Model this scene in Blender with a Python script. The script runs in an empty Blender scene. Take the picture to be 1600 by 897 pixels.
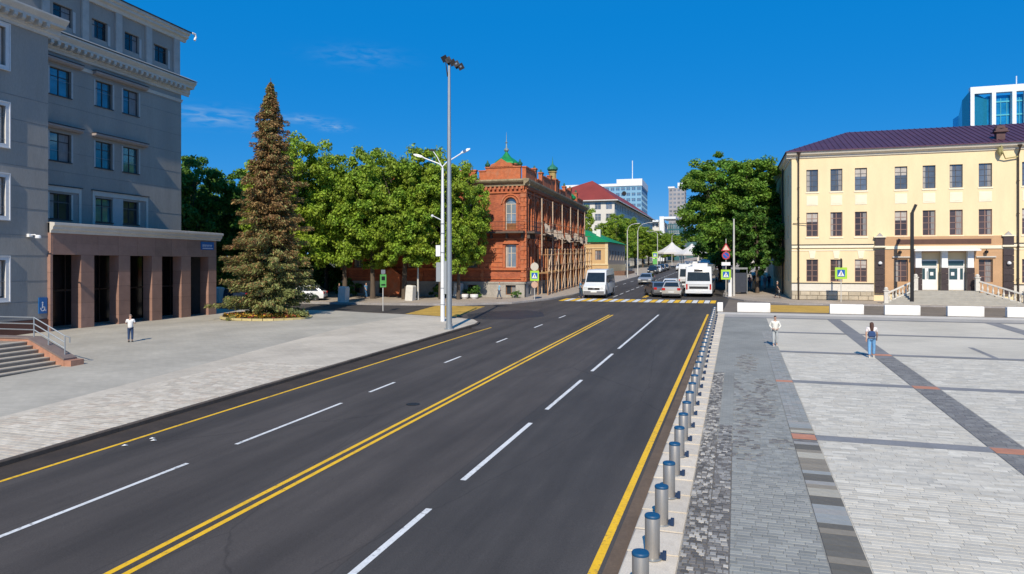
import bpy, math, random
from mathutils import Matrix, Vector, noise as mnoise
import numpy as np
random.seed(7); rng = np.random.default_rng(7)
scene = bpy.context.scene
COL = scene.collection
R = math.radians
# ------------------------------------------------------------------ camera
SL = 0.0229                       # the street climbs gently away from the camera
YAW = math.atan(352/1080.)
cam = bpy.data.cameras.new('camera'); camo = bpy.data.objects.new('camera', cam); COL.objects.link(camo)
camo.location = (0, 0, 5.3); camo.rotation_euler = (R(90), 0, YAW)
cam.sensor_width = 36; cam.lens = 36*1080/1600.; cam.shift_y = -34.5/1600.
cam.clip_start = .1; cam.clip_end = 9000
scene.camera = camo
# ------------------------------------------------------------------ light
SUN_AZ, SUN_EL = R(10), R(40)   # light travels 10 deg left of the street's direction
scene.world = bpy.data.worlds.new('World'); W = scene.world; W.use_nodes = True
nt = W.node_tree; nt.nodes.clear()
out = nt.nodes.new('ShaderNodeOutputWorld'); bg = nt.nodes.new('ShaderNodeBackground')
sky = nt.nodes.new('ShaderNodeTexSky'); sky.sky_type = 'NISHITA'; sky.sun_disc = False
sky.sun_elevation = SUN_EL; sky.sun_rotation = math.pi - SUN_AZ
sky.air_density = 1.0; sky.dust_density = 0.0; sky.ozone_density = 4.0; sky.altitude = 1500
hs = nt.nodes.new('ShaderNodeHueSaturation'); hs.inputs['Saturation'].default_value = 1.4; hs.inputs['Value'].default_value = 1.0
hs.inputs['Hue'].default_value = .5
nt.links.new(sky.outputs[0], hs.inputs['Color'])
flat = nt.nodes.new('ShaderNodeMixRGB'); flat.inputs['Fac'].default_value = .7; flat.inputs['Color2'].default_value = (.05, 2.35, 6.9, 1)   # even, vivid azure
nt.links.new(hs.outputs[0], flat.inputs['Color1'])
# thin cirrus wisps, low over the trees on the left
tc = nt.nodes.new('ShaderNodeTexCoord')
def wn(t): return nt.nodes.new(t)
def wisp(px, py, wx, wy, seed, dens):
    a = (px-800)/1080.; b = (414-py)/1080.
    d = Vector((-math.sin(YAW)+math.cos(YAW)*a, math.cos(YAW)+math.sin(YAW)*a, b)).normalized()
    az = math.atan2(d.x, d.y); el = math.asin(d.z)
    sub = wn('ShaderNodeVectorMath'); sub.operation = 'SUBTRACT'; sub.inputs[1].default_value = (d.x, d.y, d.z)
    nt.links.new(tc.outputs['Generated'], sub.inputs[0])
    ax = Vector((math.cos(az), -math.sin(az), 0)); up = ax.cross(d).normalized()
    def dot(v):
        n = wn('ShaderNodeVectorMath'); n.operation = 'DOT_PRODUCT'; n.inputs[1].default_value = v
        nt.links.new(sub.outputs[0], n.inputs[0]); return n.outputs['Value']
    def m(op, x, y=None, z=None):
        n = wn('ShaderNodeMath'); n.operation = op
        for i, v in enumerate((x, y, z)):
            if v is None: continue
            if isinstance(v, (int, float)): n.inputs[i].default_value = v
            else: nt.links.new(v, n.inputs[i])
        return n.outputs[0]
    X = m('DIVIDE', dot(ax), wx); Y = m('DIVIDE', dot(up), wy)
    q = m('ADD', m('MULTIPLY', X, X), m('MULTIPLY', Y, Y))
    g = m('POWER', 2.718, m('MULTIPLY', q, -1.))
    cmb = wn('ShaderNodeCombineXYZ'); nt.links.new(m('MULTIPLY', X, 1.3), cmb.inputs[0]); nt.links.new(m('MULTIPLY', Y, 1.1), cmb.inputs[1]); cmb.inputs[2].default_value = seed
    nz = wn('ShaderNodeTexNoise'); nz.inputs['Scale'].default_value = 1.6; nz.inputs['Detail'].default_value = 6; nz.inputs['Distortion'].default_value = .6
    nt.links.new(cmb.outputs[0], nz.inputs['Vector'])
    n2 = m('MULTIPLY', m('MAXIMUM', m('SUBTRACT', nz.outputs[0], .38), 0.), 3.2)
    return m('MINIMUM', m('MULTIPLY', m('MULTIPLY', g, n2), dens), 1.0)
cur = flat.outputs[0]
for a in ((335, 183, .06, .011, 3.1, .42), (470, 186, .035, .005, 9.7, .34), (520, 199, .02, .005, 5.5, .4), (560, 88, .05, .012, 6.4, .14)):
    f = wisp(*a); mx = wn('ShaderNodeMixRGB'); mx.inputs['Color2'].default_value = (4.2, 5.6, 6.8, 1)
    nt.links.new(f, mx.inputs['Fac']); nt.links.new(cur, mx.inputs['Color1']); cur = mx.outputs[0]
nt.links.new(cur, bg.inputs[0]); bg.inputs[1].default_value = 0.105
nt.links.new(bg.outputs[0], out.inputs[0])
sun = bpy.data.lights.new('sun', 'SUN'); sun.energy = 5.0; sun.angle = R(.5); sun.color = (1, .90, .74)
suno = bpy.data.objects.new('sun', sun); COL.objects.link(suno)
trav = Vector((-math.sin(SUN_AZ)*math.cos(SUN_EL), math.cos(SUN_AZ)*math.cos(SUN_EL), -math.sin(SUN_EL)))
suno.rotation_euler = trav.to_track_quat('-Z', 'Y').to_euler()
scene.view_settings.view_transform = 'Standard'; scene.view_settings.look = 'None'
scene.view_settings.exposure = 0; scene.view_settings.gamma = 1

# ------------------------------------------------------------------ helpers
def tag(o, label=None, cat=None, group=None, kind=None):
    if label: o['label'] = label
    if cat: o['category'] = cat
    if group: o['group'] = group
    if kind: o['kind'] = kind
    return o
class MB:
    """collects faces, builds ONE mesh object"""
    def __init__(s, M=None): s.v = []; s.f = []; s.m = []; s.M = M or Matrix(); s.mi = 0
    def add(s, vs, fs, mi=None):
        b = len(s.v); M = s.M
        s.v += [tuple(M @ Vector(p)) for p in vs]
        s.f += [tuple(b+i for i in f) for f in fs]; s.m += [s.mi if mi is None else mi]*len(fs)
        return s
    def box(s, x0, x1, y0, y1, z0, z1, mi=None, M=None):
        vs = [(x0,y0,z0),(x1,y0,z0),(x1,y1,z0),(x0,y1,z0),(x0,y0,z1),(x1,y0,z1),(x1,y1,z1),(x0,y1,z1)]
        if M is not None: vs = [tuple(M @ Vector(p)) for p in vs]
        return s.add(vs, [(0,3,2,1),(4,5,6,7),(0,1,5,4),(1,2,6,5),(2,3,7,6),(3,0,4,7)], mi)
    def quad(s, a, b, c, d, mi=None): return s.add([a,b,c,d], [(0,1,2,3)], mi)
    def tube(s, pts, r, n=8, mi=None, cap=True):
        pts = [Vector(p) for p in pts]; rs = r if isinstance(r, (list, tuple)) else [r]*len(pts)
        rings = []; up = Vector((0,0,1)); ref = None
        for i, p in enumerate(pts):
            t = (pts[min(i+1, len(pts)-1)]-pts[max(i-1, 0)]).normalized()
            if ref is None: ref = t.orthogonal().normalized()
            ref = (ref-t*ref.dot(t)).normalized() if (ref-t*ref.dot(t)).length > 1e-5 else t.orthogonal().normalized()
            b = t.cross(ref)
            rings.append([tuple(p+(ref*math.cos(k*2*math.pi/n)+b*math.sin(k*2*math.pi/n))*rs[i]) for k in range(n)])
        vs = [v for g in rings for v in g]; fs = []
        for i in range(len(pts)-1):
            for k in range(n):
                a = i*n+k; c = i*n+(k+1) % n; fs.append((a, c, c+n, a+n))
        if cap: fs.append(tuple(range(n))[::-1]); fs.append(tuple((len(pts)-1)*n+k for k in range(n)))
        return s.add(vs, fs, mi)
    def lathe(s, prof, n=16, c=(0,0,0), mi=None):
        vs = []; fs = []
        for (r, z) in prof:
            for k in range(n):
                a = 2*math.pi*k/n; vs.append((c[0]+r*math.cos(a), c[1]+r*math.sin(a), c[2]+z))
        for i in range(len(prof)-1):
            for k in range(n):
                a = i*n+k; b = i*n+(k+1) % n; fs.append((a, b, b+n, a+n))
        fs.append(tuple(range(n))[::-1]); fs.append(tuple((len(prof)-1)*n+k for k in range(n)))
        return s.add(vs, fs, mi)
    def loft(s, rings, mi=None, cap=True, closed=True):
        n = len(rings[0]); vs = [tuple(p) for g in rings for p in g]; fs = []
        for i in range(len(rings)-1):
            for k in range(n if closed else n-1):
                a = i*n+k; b = i*n+(k+1) % n; fs.append((a, b, b+n, a+n))
        if cap: fs.append(tuple(range(n))[::-1]); fs.append(tuple((len(rings)-1)*n+k for k in range(n)))
        return s.add(vs, fs, mi)
    def prism(s, poly, y0, y1, mi=None):
        """polygon in local x,z extruded along y"""
        n = len(poly); vs = [(x, y0, z) for x, z in poly]+[(x, y1, z) for x, z in poly]
        fs = [tuple(range(n)), tuple(range(2*n-1, n-1, -1))]+[(i, i+n, (i+1) % n+n, (i+1) % n) for i in range(n)]
        return s.add(vs, fs, mi)
    def slab(s, poly, z0, z1, mi=None):
        n = len(poly); vs = [(x, y, z0) for x, y in poly]+[(x, y, z1) for x, y in poly]
        fs = [tuple(range(n))[::-1], tuple(range(n, 2*n))]+[(i, (i+1) % n, (i+1) % n+n, i+n) for i in range(n)]
        return s.add(vs, fs, mi)
    def mesh(s, name, mats, smooth=False):
        me = bpy.data.meshes.new(name); me.from_pydata(s.v, [], s.f)
        for m in (mats if isinstance(mats, (list, tuple)) else [mats]): me.materials.append(m)
        me.polygons.foreach_set('material_index', s.m)
        if smooth:
            me.polygons.foreach_set('use_smooth', [True]*len(s.f))
            try: me.set_sharp_from_angle(angle=R(38))
            except Exception: pass
        me.update(); return me
    def build(s, name, mats, parent=None, loc=None, smooth=False):
        return link(name, s.mesh(name, mats, smooth), parent, loc)
def link(name, me, parent=None, loc=None, rz=None):
    o = bpy.data.objects.new(name, me); COL.objects.link(o)
    if parent: o.parent = parent
    if loc is not None: o.location = loc
    if rz is not None: o.rotation_euler = (0, 0, rz)
    return o
def empty(name, loc=(0,0,0), rz=0): 
    o = bpy.data.objects.new(name, None); COL.objects.link(o); o.location = loc; o.rotation_euler = (0,0,rz); return o
KIDS = {}
def copy_tree(o, parent=None):
    c = o.copy(); COL.objects.link(c)
    if parent: c.parent = parent
    for ch in list(o.children): copy_tree(ch, c)
    return c
def smooth01(t): t = max(0., min(1., t)); return t*t*(3-2*t)
def g(x, y):
    """height of the ground"""
    z = SL*min(y, 430)
    w = smooth01((-x-34)/9.)
    if w > 0 and y > 34: z -= SL*min(y-34, 18)*w*(1-smooth01((y-52)/10.))
    return z

# ------------------------------------------------------------------ materials
MATS = {}
def mat(name, col, rough=.8, metal=0., amt=.12, scale=3., scale2=None, amt2=0., bump=0., bscale=None, rnd=0., spec=None, stretch=None, emit=None, coat=0., dirt=None):
    if name in MATS: return MATS[name]
    m = bpy.data.materials.new(name); m.use_nodes = True; n = m.node_tree; P = n.nodes['Principled BSDF']
    P.inputs['Roughness'].default_value = rough; P.inputs['Metallic'].default_value = metal
    if spec is not None: P.inputs['Specular IOR Level'].default_value = spec
    if coat: P.inputs['Coat Weight'].default_value = coat; P.inputs['Coat Roughness'].default_value = .08
    t = n.nodes.new('ShaderNodeTexCoord'); vec = t.outputs['Object']
    if stretch:
        mp = n.nodes.new('ShaderNodeMapping'); mp.inputs['Scale'].default_value = stretch; n.links.new(vec, mp.inputs[0]); vec = mp.outputs[0]
    cur = None
    def noise(sc, det=5):
        z = n.nodes.new('ShaderNodeTexNoise'); z.inputs['Scale'].default_value = sc; z.inputs['Detail'].default_value = det; z.inputs['Roughness'].default_value = .6
        n.links.new(vec, z.inputs['Vector']); return z.outputs[0]
    def ramp(src, lo, hi, a=.3, b=.7):
        r = n.nodes.new('ShaderNodeMapRange'); r.inputs[1].default_value = a; r.inputs[2].default_value = b; r.inputs[3].default_value = lo; r.inputs[4].default_value = hi
        n.links.new(src, r.inputs[0]); return r.outputs[0]
    def mul(a, b):
        q = n.nodes.new('ShaderNodeMath'); q.operation = 'MULTIPLY'; n.links.new(a, q.inputs[0]); n.links.new(b, q.inputs[1]); return q.outputs[0]
    v = ramp(noise(scale), 1-amt, 1+amt)
    if amt2: v = mul(v, ramp(noise(scale2, 3), 1-amt2, 1+amt2))
    if rnd:
        oi = n.nodes.new('ShaderNodeObjectInfo'); gi = n.nodes.new('ShaderNodeNewGeometry')
        ad = n.nodes.new('ShaderNodeMath'); ad.operation = 'ADD'; n.links.new(oi.outputs['Random'], ad.inputs[0]); n.links.new(gi.outputs['Random Per Island'], ad.inputs[1])
        fr = n.nodes.new('ShaderNodeMath'); fr.operation = 'FRACT'; n.links.new(ad.outputs[0], fr.inputs[0])
        v = mul(v, ramp(fr.outputs[0], 1-rnd, 1+rnd, 0, 1))
    h = n.nodes.new('ShaderNodeHueSaturation'); h.inputs['Color'].default_value = (*col, 1); n.links.new(v, h.inputs['Value'])
    c = h.outputs[0]
    if dirt:
        mx = n.nodes.new('ShaderNodeMixRGB'); mx.inputs['Color2'].default_value = (*dirt[0], 1)
        n.links.new(ramp(noise(dirt[1], 6), 0, dirt[2], .5, .72), mx.inputs['Fac']); n.links.new(c, mx.inputs['Color1']); c = mx.outputs[0]
    n.links.new(c, P.inputs['Base Color'])
    if bump:
        b = n.nodes.new('ShaderNodeBump'); b.inputs['Strength'].default_value = bump; b.inputs['Distance'].default_value = .02
        n.links.new(noise(bscale or scale*6, 4), b.inputs['Height']); n.links.new(b.outputs[0], P.inputs['Normal'])
    if emit: P.inputs['Emission Color'].default_value = (*emit[0], 1); P.inputs['Emission Strength'].default_value = emit[1]
    MATS[name] = m; return m
def brickmat(name, c1, c2, mortar, bw, bh, rough=.85, ms=.012, offset=.5, amt=.12, scale=1.2, axes=None, bump=.3, freq=2):
    m = bpy.data.materials.new(name); m.use_nodes = True; n = m.node_tree; P = n.nodes['Principled BSDF']; P.inputs['Roughness'].default_value = rough
    t = n.nodes.new('ShaderNodeTexCoord'); vec = t.outputs['Object']
    if axes == 'wall':     # use (x+y, z)
        sp = n.nodes.new('ShaderNodeSeparateXYZ'); n.links.new(vec, sp.inputs[0])
        ad = n.nodes.new('ShaderNodeMath'); n.links.new(sp.outputs[0], ad.inputs[0]); n.links.new(sp.outputs[1], ad.inputs[1])
        cb = n.nodes.new('ShaderNodeCombineXYZ'); n.links.new(ad.outputs[0], cb.inputs[0]); n.links.new(sp.outputs[2], cb.inputs[1]); bv = cb.outputs[0]
    else: bv = vec
    b = n.nodes.new('ShaderNodeTexBrick'); b.offset = offset; b.offset_frequency = freq
    b.inputs['Color1'].default_value = (*c1, 1); b.inputs['Color2'].default_value = (*c2, 1); b.inputs['Mortar'].default_value = (*mortar, 1)
    b.inputs['Scale'].default_value = 1; b.inputs['Brick Width'].default_value = bw; b.inputs['Row Height'].default_value = bh; b.inputs['Mortar Size'].default_value = ms; b.inputs['Mortar Smooth'].default_value = .4; b.inputs['Bias'].default_value = 0
    n.links.new(bv, b.inputs['Vector'])
    z = n.nodes.new('ShaderNodeTexNoise'); z.inputs['Scale'].default_value = scale; z.inputs['Detail'].default_value = 6; n.links.new(vec, z.inputs['Vector'])
    r = n.nodes.new('ShaderNodeMapRange'); r.inputs[1].default_value = .3; r.inputs[2].default_value = .7; r.inputs[3].default_value = 1-amt; r.inputs[4].default_value = 1+amt; n.links.new(z.outputs[0], r.inputs[0])
    h = n.nodes.new('ShaderNodeHueSaturation'); n.links.new(r.outputs[0], h.inputs['Value']); n.links.new(b.outputs[0], h.inputs['Color']); n.links.new(h.outputs[0], P.inputs['Base Color'])
    if bump:
        bb = n.nodes.new('ShaderNodeBump'); bb.invert = True; bb.inputs['Strength'].default_value = bump; bb.inputs['Distance'].default_value = .01; n.links.new(b.outputs['Fac'], bb.inputs['Height']); n.links.new(bb.outputs[0], P.inputs['Normal'])
    MATS[name] = m; return m
def leafmat(name, col, trans=.35, rnd=.45, gloss=.25, hue=.02):
    m = bpy.data.materials.new(name); m.use_nodes = True; n = m.node_tree; n.nodes.clear()
    o = n.nodes.new('ShaderNodeOutputMaterial'); gi = n.nodes.new('ShaderNodeNewGeometry'); oi = n.nodes.new('ShaderNodeObjectInfo')
    r = n.nodes.new('ShaderNodeMapRange'); r.inputs[3].default_value = 1-rnd; r.inputs[4].default_value = 1+rnd; n.links.new(gi.outputs['Random Per Island'], r.inputs[0])
    h = n.nodes.new('ShaderNodeHueSaturation'); h.inputs['Color'].default_value = (*col, 1)
    tc = n.nodes.new('ShaderNodeTexCoord'); z = n.nodes.new('ShaderNodeTexNoise'); z.inputs['Scale'].default_value = .8; n.links.new(tc.outputs['Object'], z.inputs['Vector'])
    r3 = n.nodes.new('ShaderNodeMapRange'); r3.inputs[1].default_value = .3; r3.inputs[2].default_value = .7; r3.inputs[3].default_value = .5-hue*1.2; r3.inputs[4].default_value = .5+hue*.7; n.links.new(z.outputs[0], r3.inputs[0])
    n.links.new(r3.outputs[0], h.inputs['Hue']); n.links.new(r.outputs[0], h.inputs['Value'])
    d = n.nodes.new('ShaderNodeBsdfPrincipled'); d.inputs['Roughness'].default_value = .55; d.inputs['Specular IOR Level'].default_value = gloss
    t = n.nodes.new('ShaderNodeBsdfTranslucent'); mx = n.nodes.new('ShaderNodeMixShader'); mx.inputs[0].default_value = trans
    h2 = n.nodes.new('ShaderNodeHueSaturation'); h2.inputs['Value'].default_value = 1.6; h2.inputs['Hue'].default_value = .49; n.links.new(h.outputs[0], h2.inputs['Color'])
    n.links.new(h.outputs[0], d.inputs['Base Color']); n.links.new(h2.outputs[0], t.inputs[0])
    n.links.new(d.outputs[0], mx.inputs[1]); n.links.new(t.outputs[0], mx.inputs[2]); n.links.new(mx.outputs[0], o.inputs[0])
    MATS[name] = m; return m
def glassmat(name, col, metal=.45, rough=.06, rnd=.35, curtain=None):
    """window glass in front of a dark room: dark, glossy, each pane a little different"""
    m = mat(name, col, rough, metal, amt=.25, scale=.9, rnd=rnd, spec=.9)
    return m
M_asphalt = mat('asphalt', (.068,.0585,.0525), .82, amt=.10, scale=.16, scale2=1.5, amt2=.07, bump=.35, bscale=70, stretch=(2.2,.35,1), spec=.35, dirt=((.03,.028,.027), .3, .35))
M_asphalt_old = mat('old_asphalt', (.17,.14,.11), .85, amt=.2, scale=.5, scale2=6, amt2=.1, bump=.4, bscale=40, dirt=((.085,.078,.07), .4, .5))
def asphalt_detail(m):
    # tyre-polished bands along the street, paving joints between the laid strips, fine grain, hairline cracks
    n = m.node_tree; P = n.nodes['Principled BSDF']; src = P.inputs['Base Color'].links[0].from_socket
    t = n.nodes.new('ShaderNodeTexCoord')
    def noise(sx, sy, sc, det=4, lo=.3, hi=.7, a=.9, b=1.1):
        mp = n.nodes.new('ShaderNodeMapping'); mp.inputs['Scale'].default_value = (sx, sy, 1); n.links.new(t.outputs['Object'], mp.inputs[0])
        z = n.nodes.new('ShaderNodeTexNoise'); z.inputs['Scale'].default_value = sc; z.inputs['Detail'].default_value = det; n.links.new(mp.outputs[0], z.inputs['Vector'])
        r = n.nodes.new('ShaderNodeMapRange'); r.inputs[1].default_value = lo; r.inputs[2].default_value = hi; r.inputs[3].default_value = a; r.inputs[4].default_value = b; n.links.new(z.outputs[0], r.inputs[0]); return r.outputs[0]
    def mth(op, a, b):
        q = n.nodes.new('ShaderNodeMath'); q.operation = op
        for i, v in enumerate((a, b)):
            if isinstance(v, (int, float)): q.inputs[i].default_value = v
            else: n.links.new(v, q.inputs[i])
        return q.outputs[0]
    sp = n.nodes.new('ShaderNodeSeparateXYZ'); n.links.new(t.outputs['Object'], sp.inputs[0])
    f = mth('MULTIPLY', noise(1.1, .018, 1., 3, a=.80, b=1.20), noise(1, 1, 45, 2, a=.80, b=1.20))
    f = mth('MULTIPLY', f, noise(1, .5, .45, 5, a=.86, b=1.13))
    v = n.nodes.new('ShaderNodeTexVoronoi'); v.feature = 'DISTANCE_TO_EDGE'; v.inputs['Scale'].default_value = .16
    mp = n.nodes.new('ShaderNodeMapping'); mp.inputs['Scale'].default_value = (1.6, .5, 1)
    dn = n.nodes.new('ShaderNodeTexNoise'); dn.inputs['Scale'].default_value = 1.3; dn.inputs['Detail'].default_value = 5
    n.links.new(t.outputs['Object'], dn.inputs['Vector']); mxv = n.nodes.new('ShaderNodeMixRGB'); mxv.inputs[0].default_value = .25; n.links.new(t.outputs['Object'], mp.inputs[0]); n.links.new(mp.outputs[0], mxv.inputs[1]); n.links.new(dn.outputs['Color'], mxv.inputs[2]); n.links.new(mxv.outputs[0], v.inputs['Vector'])
    cr = n.nodes.new('ShaderNodeMapRange'); cr.inputs[1].default_value = 0; cr.inputs[2].default_value = .004; cr.inputs[3].default_value = .72; cr.inputs[4].default_value = 1; n.links.new(v.outputs['Distance'], cr.inputs[0])
    f = mth('MULTIPLY', f, cr.outputs[0])
    for xs, w in ((-6.35, .02), (-10.15, .02), (-13.4, .018)):   # joints between asphalt strips
        d = mth('ABSOLUTE', mth('ADD', mth('SUBTRACT', sp.outputs[0], xs), mth('MULTIPLY', mth('SUBTRACT', noise(.1, .35, 1., 3, a=0., b=1.), .5), .06)), 0)
        r = n.nodes.new('ShaderNodeMapRange'); r.inputs[1].default_value = w*.4; r.inputs[2].default_value = w*1.5; r.inputs[3].default_value = .80; r.inputs[4].default_value = 1; n.links.new(d, r.inputs[0]); f = mth('MULTIPLY', f, r.outputs[0])
    lane = n.nodes.new('ShaderNodeMapRange'); lane.inputs[1].default_value = -6.40; lane.inputs[2].default_value = -6.30; n.links.new(sp.outputs[0], lane.inputs[0])
    tint = n.nodes.new('ShaderNodeMixRGB'); tint.blend_type = 'MULTIPLY'; tint.inputs['Color2'].default_value = (.86, .90, .93, 1); n.links.new(lane.outputs[0], tint.inputs[0]); n.links.new(src, tint.inputs['Color1'])
    h = n.nodes.new('ShaderNodeHueSaturation'); n.links.new(f, h.inputs['Value']); n.links.new(tint.outputs[0], h.inputs['Color']); n.links.new(h.outputs[0], P.inputs['Base Color'])
asphalt_detail(M_asphalt)
def worn(m, lo=.49, hi=.60, col=(.07,.062,.057)):
    # chipped and tyre-rubbed paint lets the asphalt show
    n = m.node_tree; P = n.nodes['Principled BSDF']; src = P.inputs['Base Color'].links[0].from_socket; t = n.nodes.new('ShaderNodeTexCoord')
    z = n.nodes.new('ShaderNodeTexNoise'); z.inputs['Scale'].default_value = 9; z.inputs['Detail'].default_value = 9; z.inputs['Roughness'].default_value = .75; n.links.new(t.outputs['Object'], z.inputs['Vector'])
    z2 = n.nodes.new('ShaderNodeTexNoise'); z2.inputs['Scale'].default_value = .5; n.links.new(t.outputs['Object'], z2.inputs['Vector'])
    ad = n.nodes.new('ShaderNodeMath'); ad.operation = 'MULTIPLY_ADD'; ad.inputs[1].default_value = .35; ad.inputs[2].default_value = -.175; n.links.new(z2.outputs[0], ad.inputs[0])
    a2 = n.nodes.new('ShaderNodeMath'); a2.operation = 'ADD'; n.links.new(ad.outputs[0], a2.inputs[0]); n.links.new(z.outputs[0], a2.inputs[1])
    r = n.nodes.new('ShaderNodeMapRange'); r.inputs[1].default_value = lo+.07; r.inputs[2].default_value = hi+.12; n.links.new(a2.outputs[0], r.inputs[0])
    mx = n.nodes.new('ShaderNodeMixRGB'); mx.inputs['Color2'].default_value = (*col, 1); n.links.new(r.outputs[0], mx.inputs[0]); n.links.new(src, mx.inputs['Color1']); n.links.new(mx.outputs[0], P.inputs['Base Color'])
M_white = mat('road_paint_white', (.72,.72,.7), .6, amt=.07, scale=2, scale2=14, amt2=.08, bump=.3, bscale=60, dirt=((.3,.29,.28), 3.0, .25))
M_yellow = mat('road_paint_yellow', (.86,.5,.012), .6, amt=.07, scale=1.5, scale2=14, amt2=.08, bump=.3, bscale=60, dirt=((.4,.24,.02), 2.5, .3))
worn(M_white); worn(M_yellow)
M_ochre = mat('crossing_surface_ochre', (.5,.31,.055), .8, amt=.16, scale=.9, scale2=7, amt2=.12, bump=.3, bscale=30)
M_kerb = mat('kerb_granite', (.30,.28,.27), .8, amt=.18, scale=5, scale2=60, amt2=.15, rnd=.12)
M_kerb_dark = mat('kerb_granite_dark', (.085,.065,.05), .8, amt=.18, scale=5, scale2=60, amt2=.15, rnd=.15)
M_strip = mat('pale_granite_strip', (.62,.55,.45), .75, amt=.10, scale=1.5, scale2=40, amt2=.12, bump=.2, bscale=50, rnd=.08, dirt=((.3,.25,.2), 1.6, .5))
M_gutter = mat('gutter_concrete', (.13,.09,.06), .9, amt=.2, scale=1.2, scale2=20, amt2=.12, bump=.3, bscale=50, dirt=((.1,.07,.05), 1.0, .6))
M_steel = mat('brushed_steel', (.42,.385,.34), .4, .65, amt=.08, scale=4, stretch=(8,8,.6))
M_galv = mat('galvanised_steel', (.36,.39,.41), .45, .55, amt=.1, scale=4, stretch=(3,3,.5))
M_black = mat('black_metal', (.02,.02,.022), .45, .3, amt=.1)
M_dark = mat('dark_void', (.012,.012,.013), .8, amt=.2)
M_whitep = mat('white_enamel', (.8,.8,.79), .4, amt=.05)
M_blue = mat('blue_enamel', (.01,.12,.36), .4, amt=.06)
M_signy = mat('fluorescent_sign_border', (.38,.64,.05), .5, amt=.04)
M_signb = mat('sign_blue', (.01,.10,.42), .4, amt=.04)
M_signg = mat('sign_grey_back', (.32,.34,.35), .5, .4, amt=.06)
M_red = mat('sign_red', (.45,.04,.05), .45, amt=.04)
M_soil = mat('soil', (.08,.05,.03), .95, amt=.3, scale=4, bump=.6, bscale=25)
M_ground = mat('ground_earth', (.13,.12,.09), .95, amt=.25, scale=.05)
# ------------------------------------------------------------------ the ground
import bmesh
def sheet(name, poly, off, material, skirt=0., step=6., fine=None, kind='structure', holes=None):
    bm = bmesh.new(); vs = [bm.verts.new((x, y, 0)) for x, y in poly]; bm.faces.new(vs)
    xs = [p[0] for p in poly]; ys = [p[1] for p in poly]
    def cut(co, no): bmesh.ops.bisect_plane(bm, geom=bm.verts[:]+bm.edges[:]+bm.faces[:], dist=1e-5, plane_co=co, plane_no=no)
    if fine:
        x0, x1, y0, y1, s = fine; v = x0
        while v <= x1:
            if min(xs) < v < max(xs): cut((v,0,0), (1,0,0))
            v += s
        v = y0
        while v <= y1:
            if min(ys) < v < max(ys): cut((0,v,0), (0,1,0))
            v += s
    if min(ys) < 430 < max(ys): cut((0,430,0), (0,1,0))
    if skirt:
        be = [e for e in bm.edges if e.is_boundary]
        r = bmesh.ops.extrude_edge_only(bm, edges=be); nv = [e for e in r['geom'] if isinstance(e, bmesh.types.BMVert)]
        low = set(nv)
    else: low = set()
    for v in bm.verts: v.co.z = g(v.co.x, v.co.y)+off-(skirt if v in low else 0)
    bmesh.ops.recalc_face_normals(bm, faces=bm.faces[:])
    me = bpy.data.meshes.new(name); bm.to_mesh(me); bm.free(); me.materials.append(material)
    # make sure the top looks up
    if me.polygons and sum(p.normal.z*p.area for p in me.polygons) < 0: me.flip_normals()
    o = link(name, me)
    if kind: o['kind'] = kind
    return o
FINE = (-60, -33, 30, 66, 3.)
sheet('ground', [(-4000,-60),(4000,-60),(4000,7000),(-4000,7000)], -.06, M_ground, fine=FINE)
KX = -17.4
road = sheet('road', [(-70,50.5),(-40,50.5),(-30,50.5),(-22,46.8),(-17.2,44),(KX+.1,-20),(-1.9,-20),(-1.9,56),(-1.9,60),(60,60),(60,70),(4.5,70),(0,74),(-1.4,78),(-1.4,430),(-17.9,430),(-17.9,78),(-18.8,70.5),(-21,64.5),(-25,61.2),(-33,60),(-70,61)], 0., M_asphalt, fine=FINE)
# markings, 4 mm proud of the asphalt, each a piece of its own
def strip(name, x0, x1, y0, y1, m, off=.004, parent=road):
    mb = MB(); mb.quad((x0,y0,g(x0,y0)+off), (x1,y0,g(x1,y0)+off), (x1,y1,g(x1,y1)+off), (x0,y1,g(x0,y1)+off))
    o = mb.build(name, m, parent); return o
def line(name, pts, w, m, off=.004, parent=road):
    mb = MB(); P = [Vector((p[0], p[1])) for p in pts]; L = []
    for i, p in enumerate(P):
        t = (P[min(i+1, len(P)-1)]-P[max(i-1, 0)]).normalized(); nrm = Vector((-t.y, t.x))*w/2
        L.append((p+nrm, p-nrm))
    for i in range(len(P)-1):
        a, b = L[i]; c, d = L[i+1]
        mb.quad(*[(q.x, q.y, g(q.x, q.y)+off) for q in (a, c, d, b)][::-1])
    return mb.build(name, m, parent)
line('centre_line', [(-9.90,-8),(-9.86,30),(-9.80,55.5)], .13, M_yellow)
line('centre_line', [(-9.60,-8),(-9.57,30),(-9.53,55.5)], .13, M_yellow)
line('edge_line', [(-2.25,-8),(-2.25,57.8)], .15, M_yellow)
line('edge_line', [(-16.42,-8),(-16.25,17),(-16.1,41),(-16.0,44.5)], .12, M_yellow)
for a, b in ((-2,3.0),(5.2,8.0),(9.4,12.96),(14.79,20.29),(22.13,27.54),(29.65,34.86),(36.72,56.45)): strip('lane_dash', -6.08, -5.94, a, b, M_white)
for a, b in ((2,7.6),(9.0,13.97),(15.74,21.08),(23.0,25.0),(30.0,32.0),(37.4,39.3),(45.15,47.2),(52,54.1)): strip('lane_dash', -13.18, -13.06, a, b, M_white)
for k in range(30): strip('lane_dash', -13.1, -12.98, 76+k*4.6, 76+k*4.6+(2.6 if k % 2 else 3.2), M_white)
for k in range(12): strip('lane_dash', -9.2, -9.06, 100+k*8, 100+k*8+3, M_white)
for k in range(8): strip('lane_dash', -16.4, -16.28, 80+k*8, 80+k*8+3, M_white)
line('edge_line', [(-9.8,76),(-9.6,98)], .16, M_yellow); line('edge_line', [(-9.55,76),(-9.35,98)], .16, M_yellow)
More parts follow.
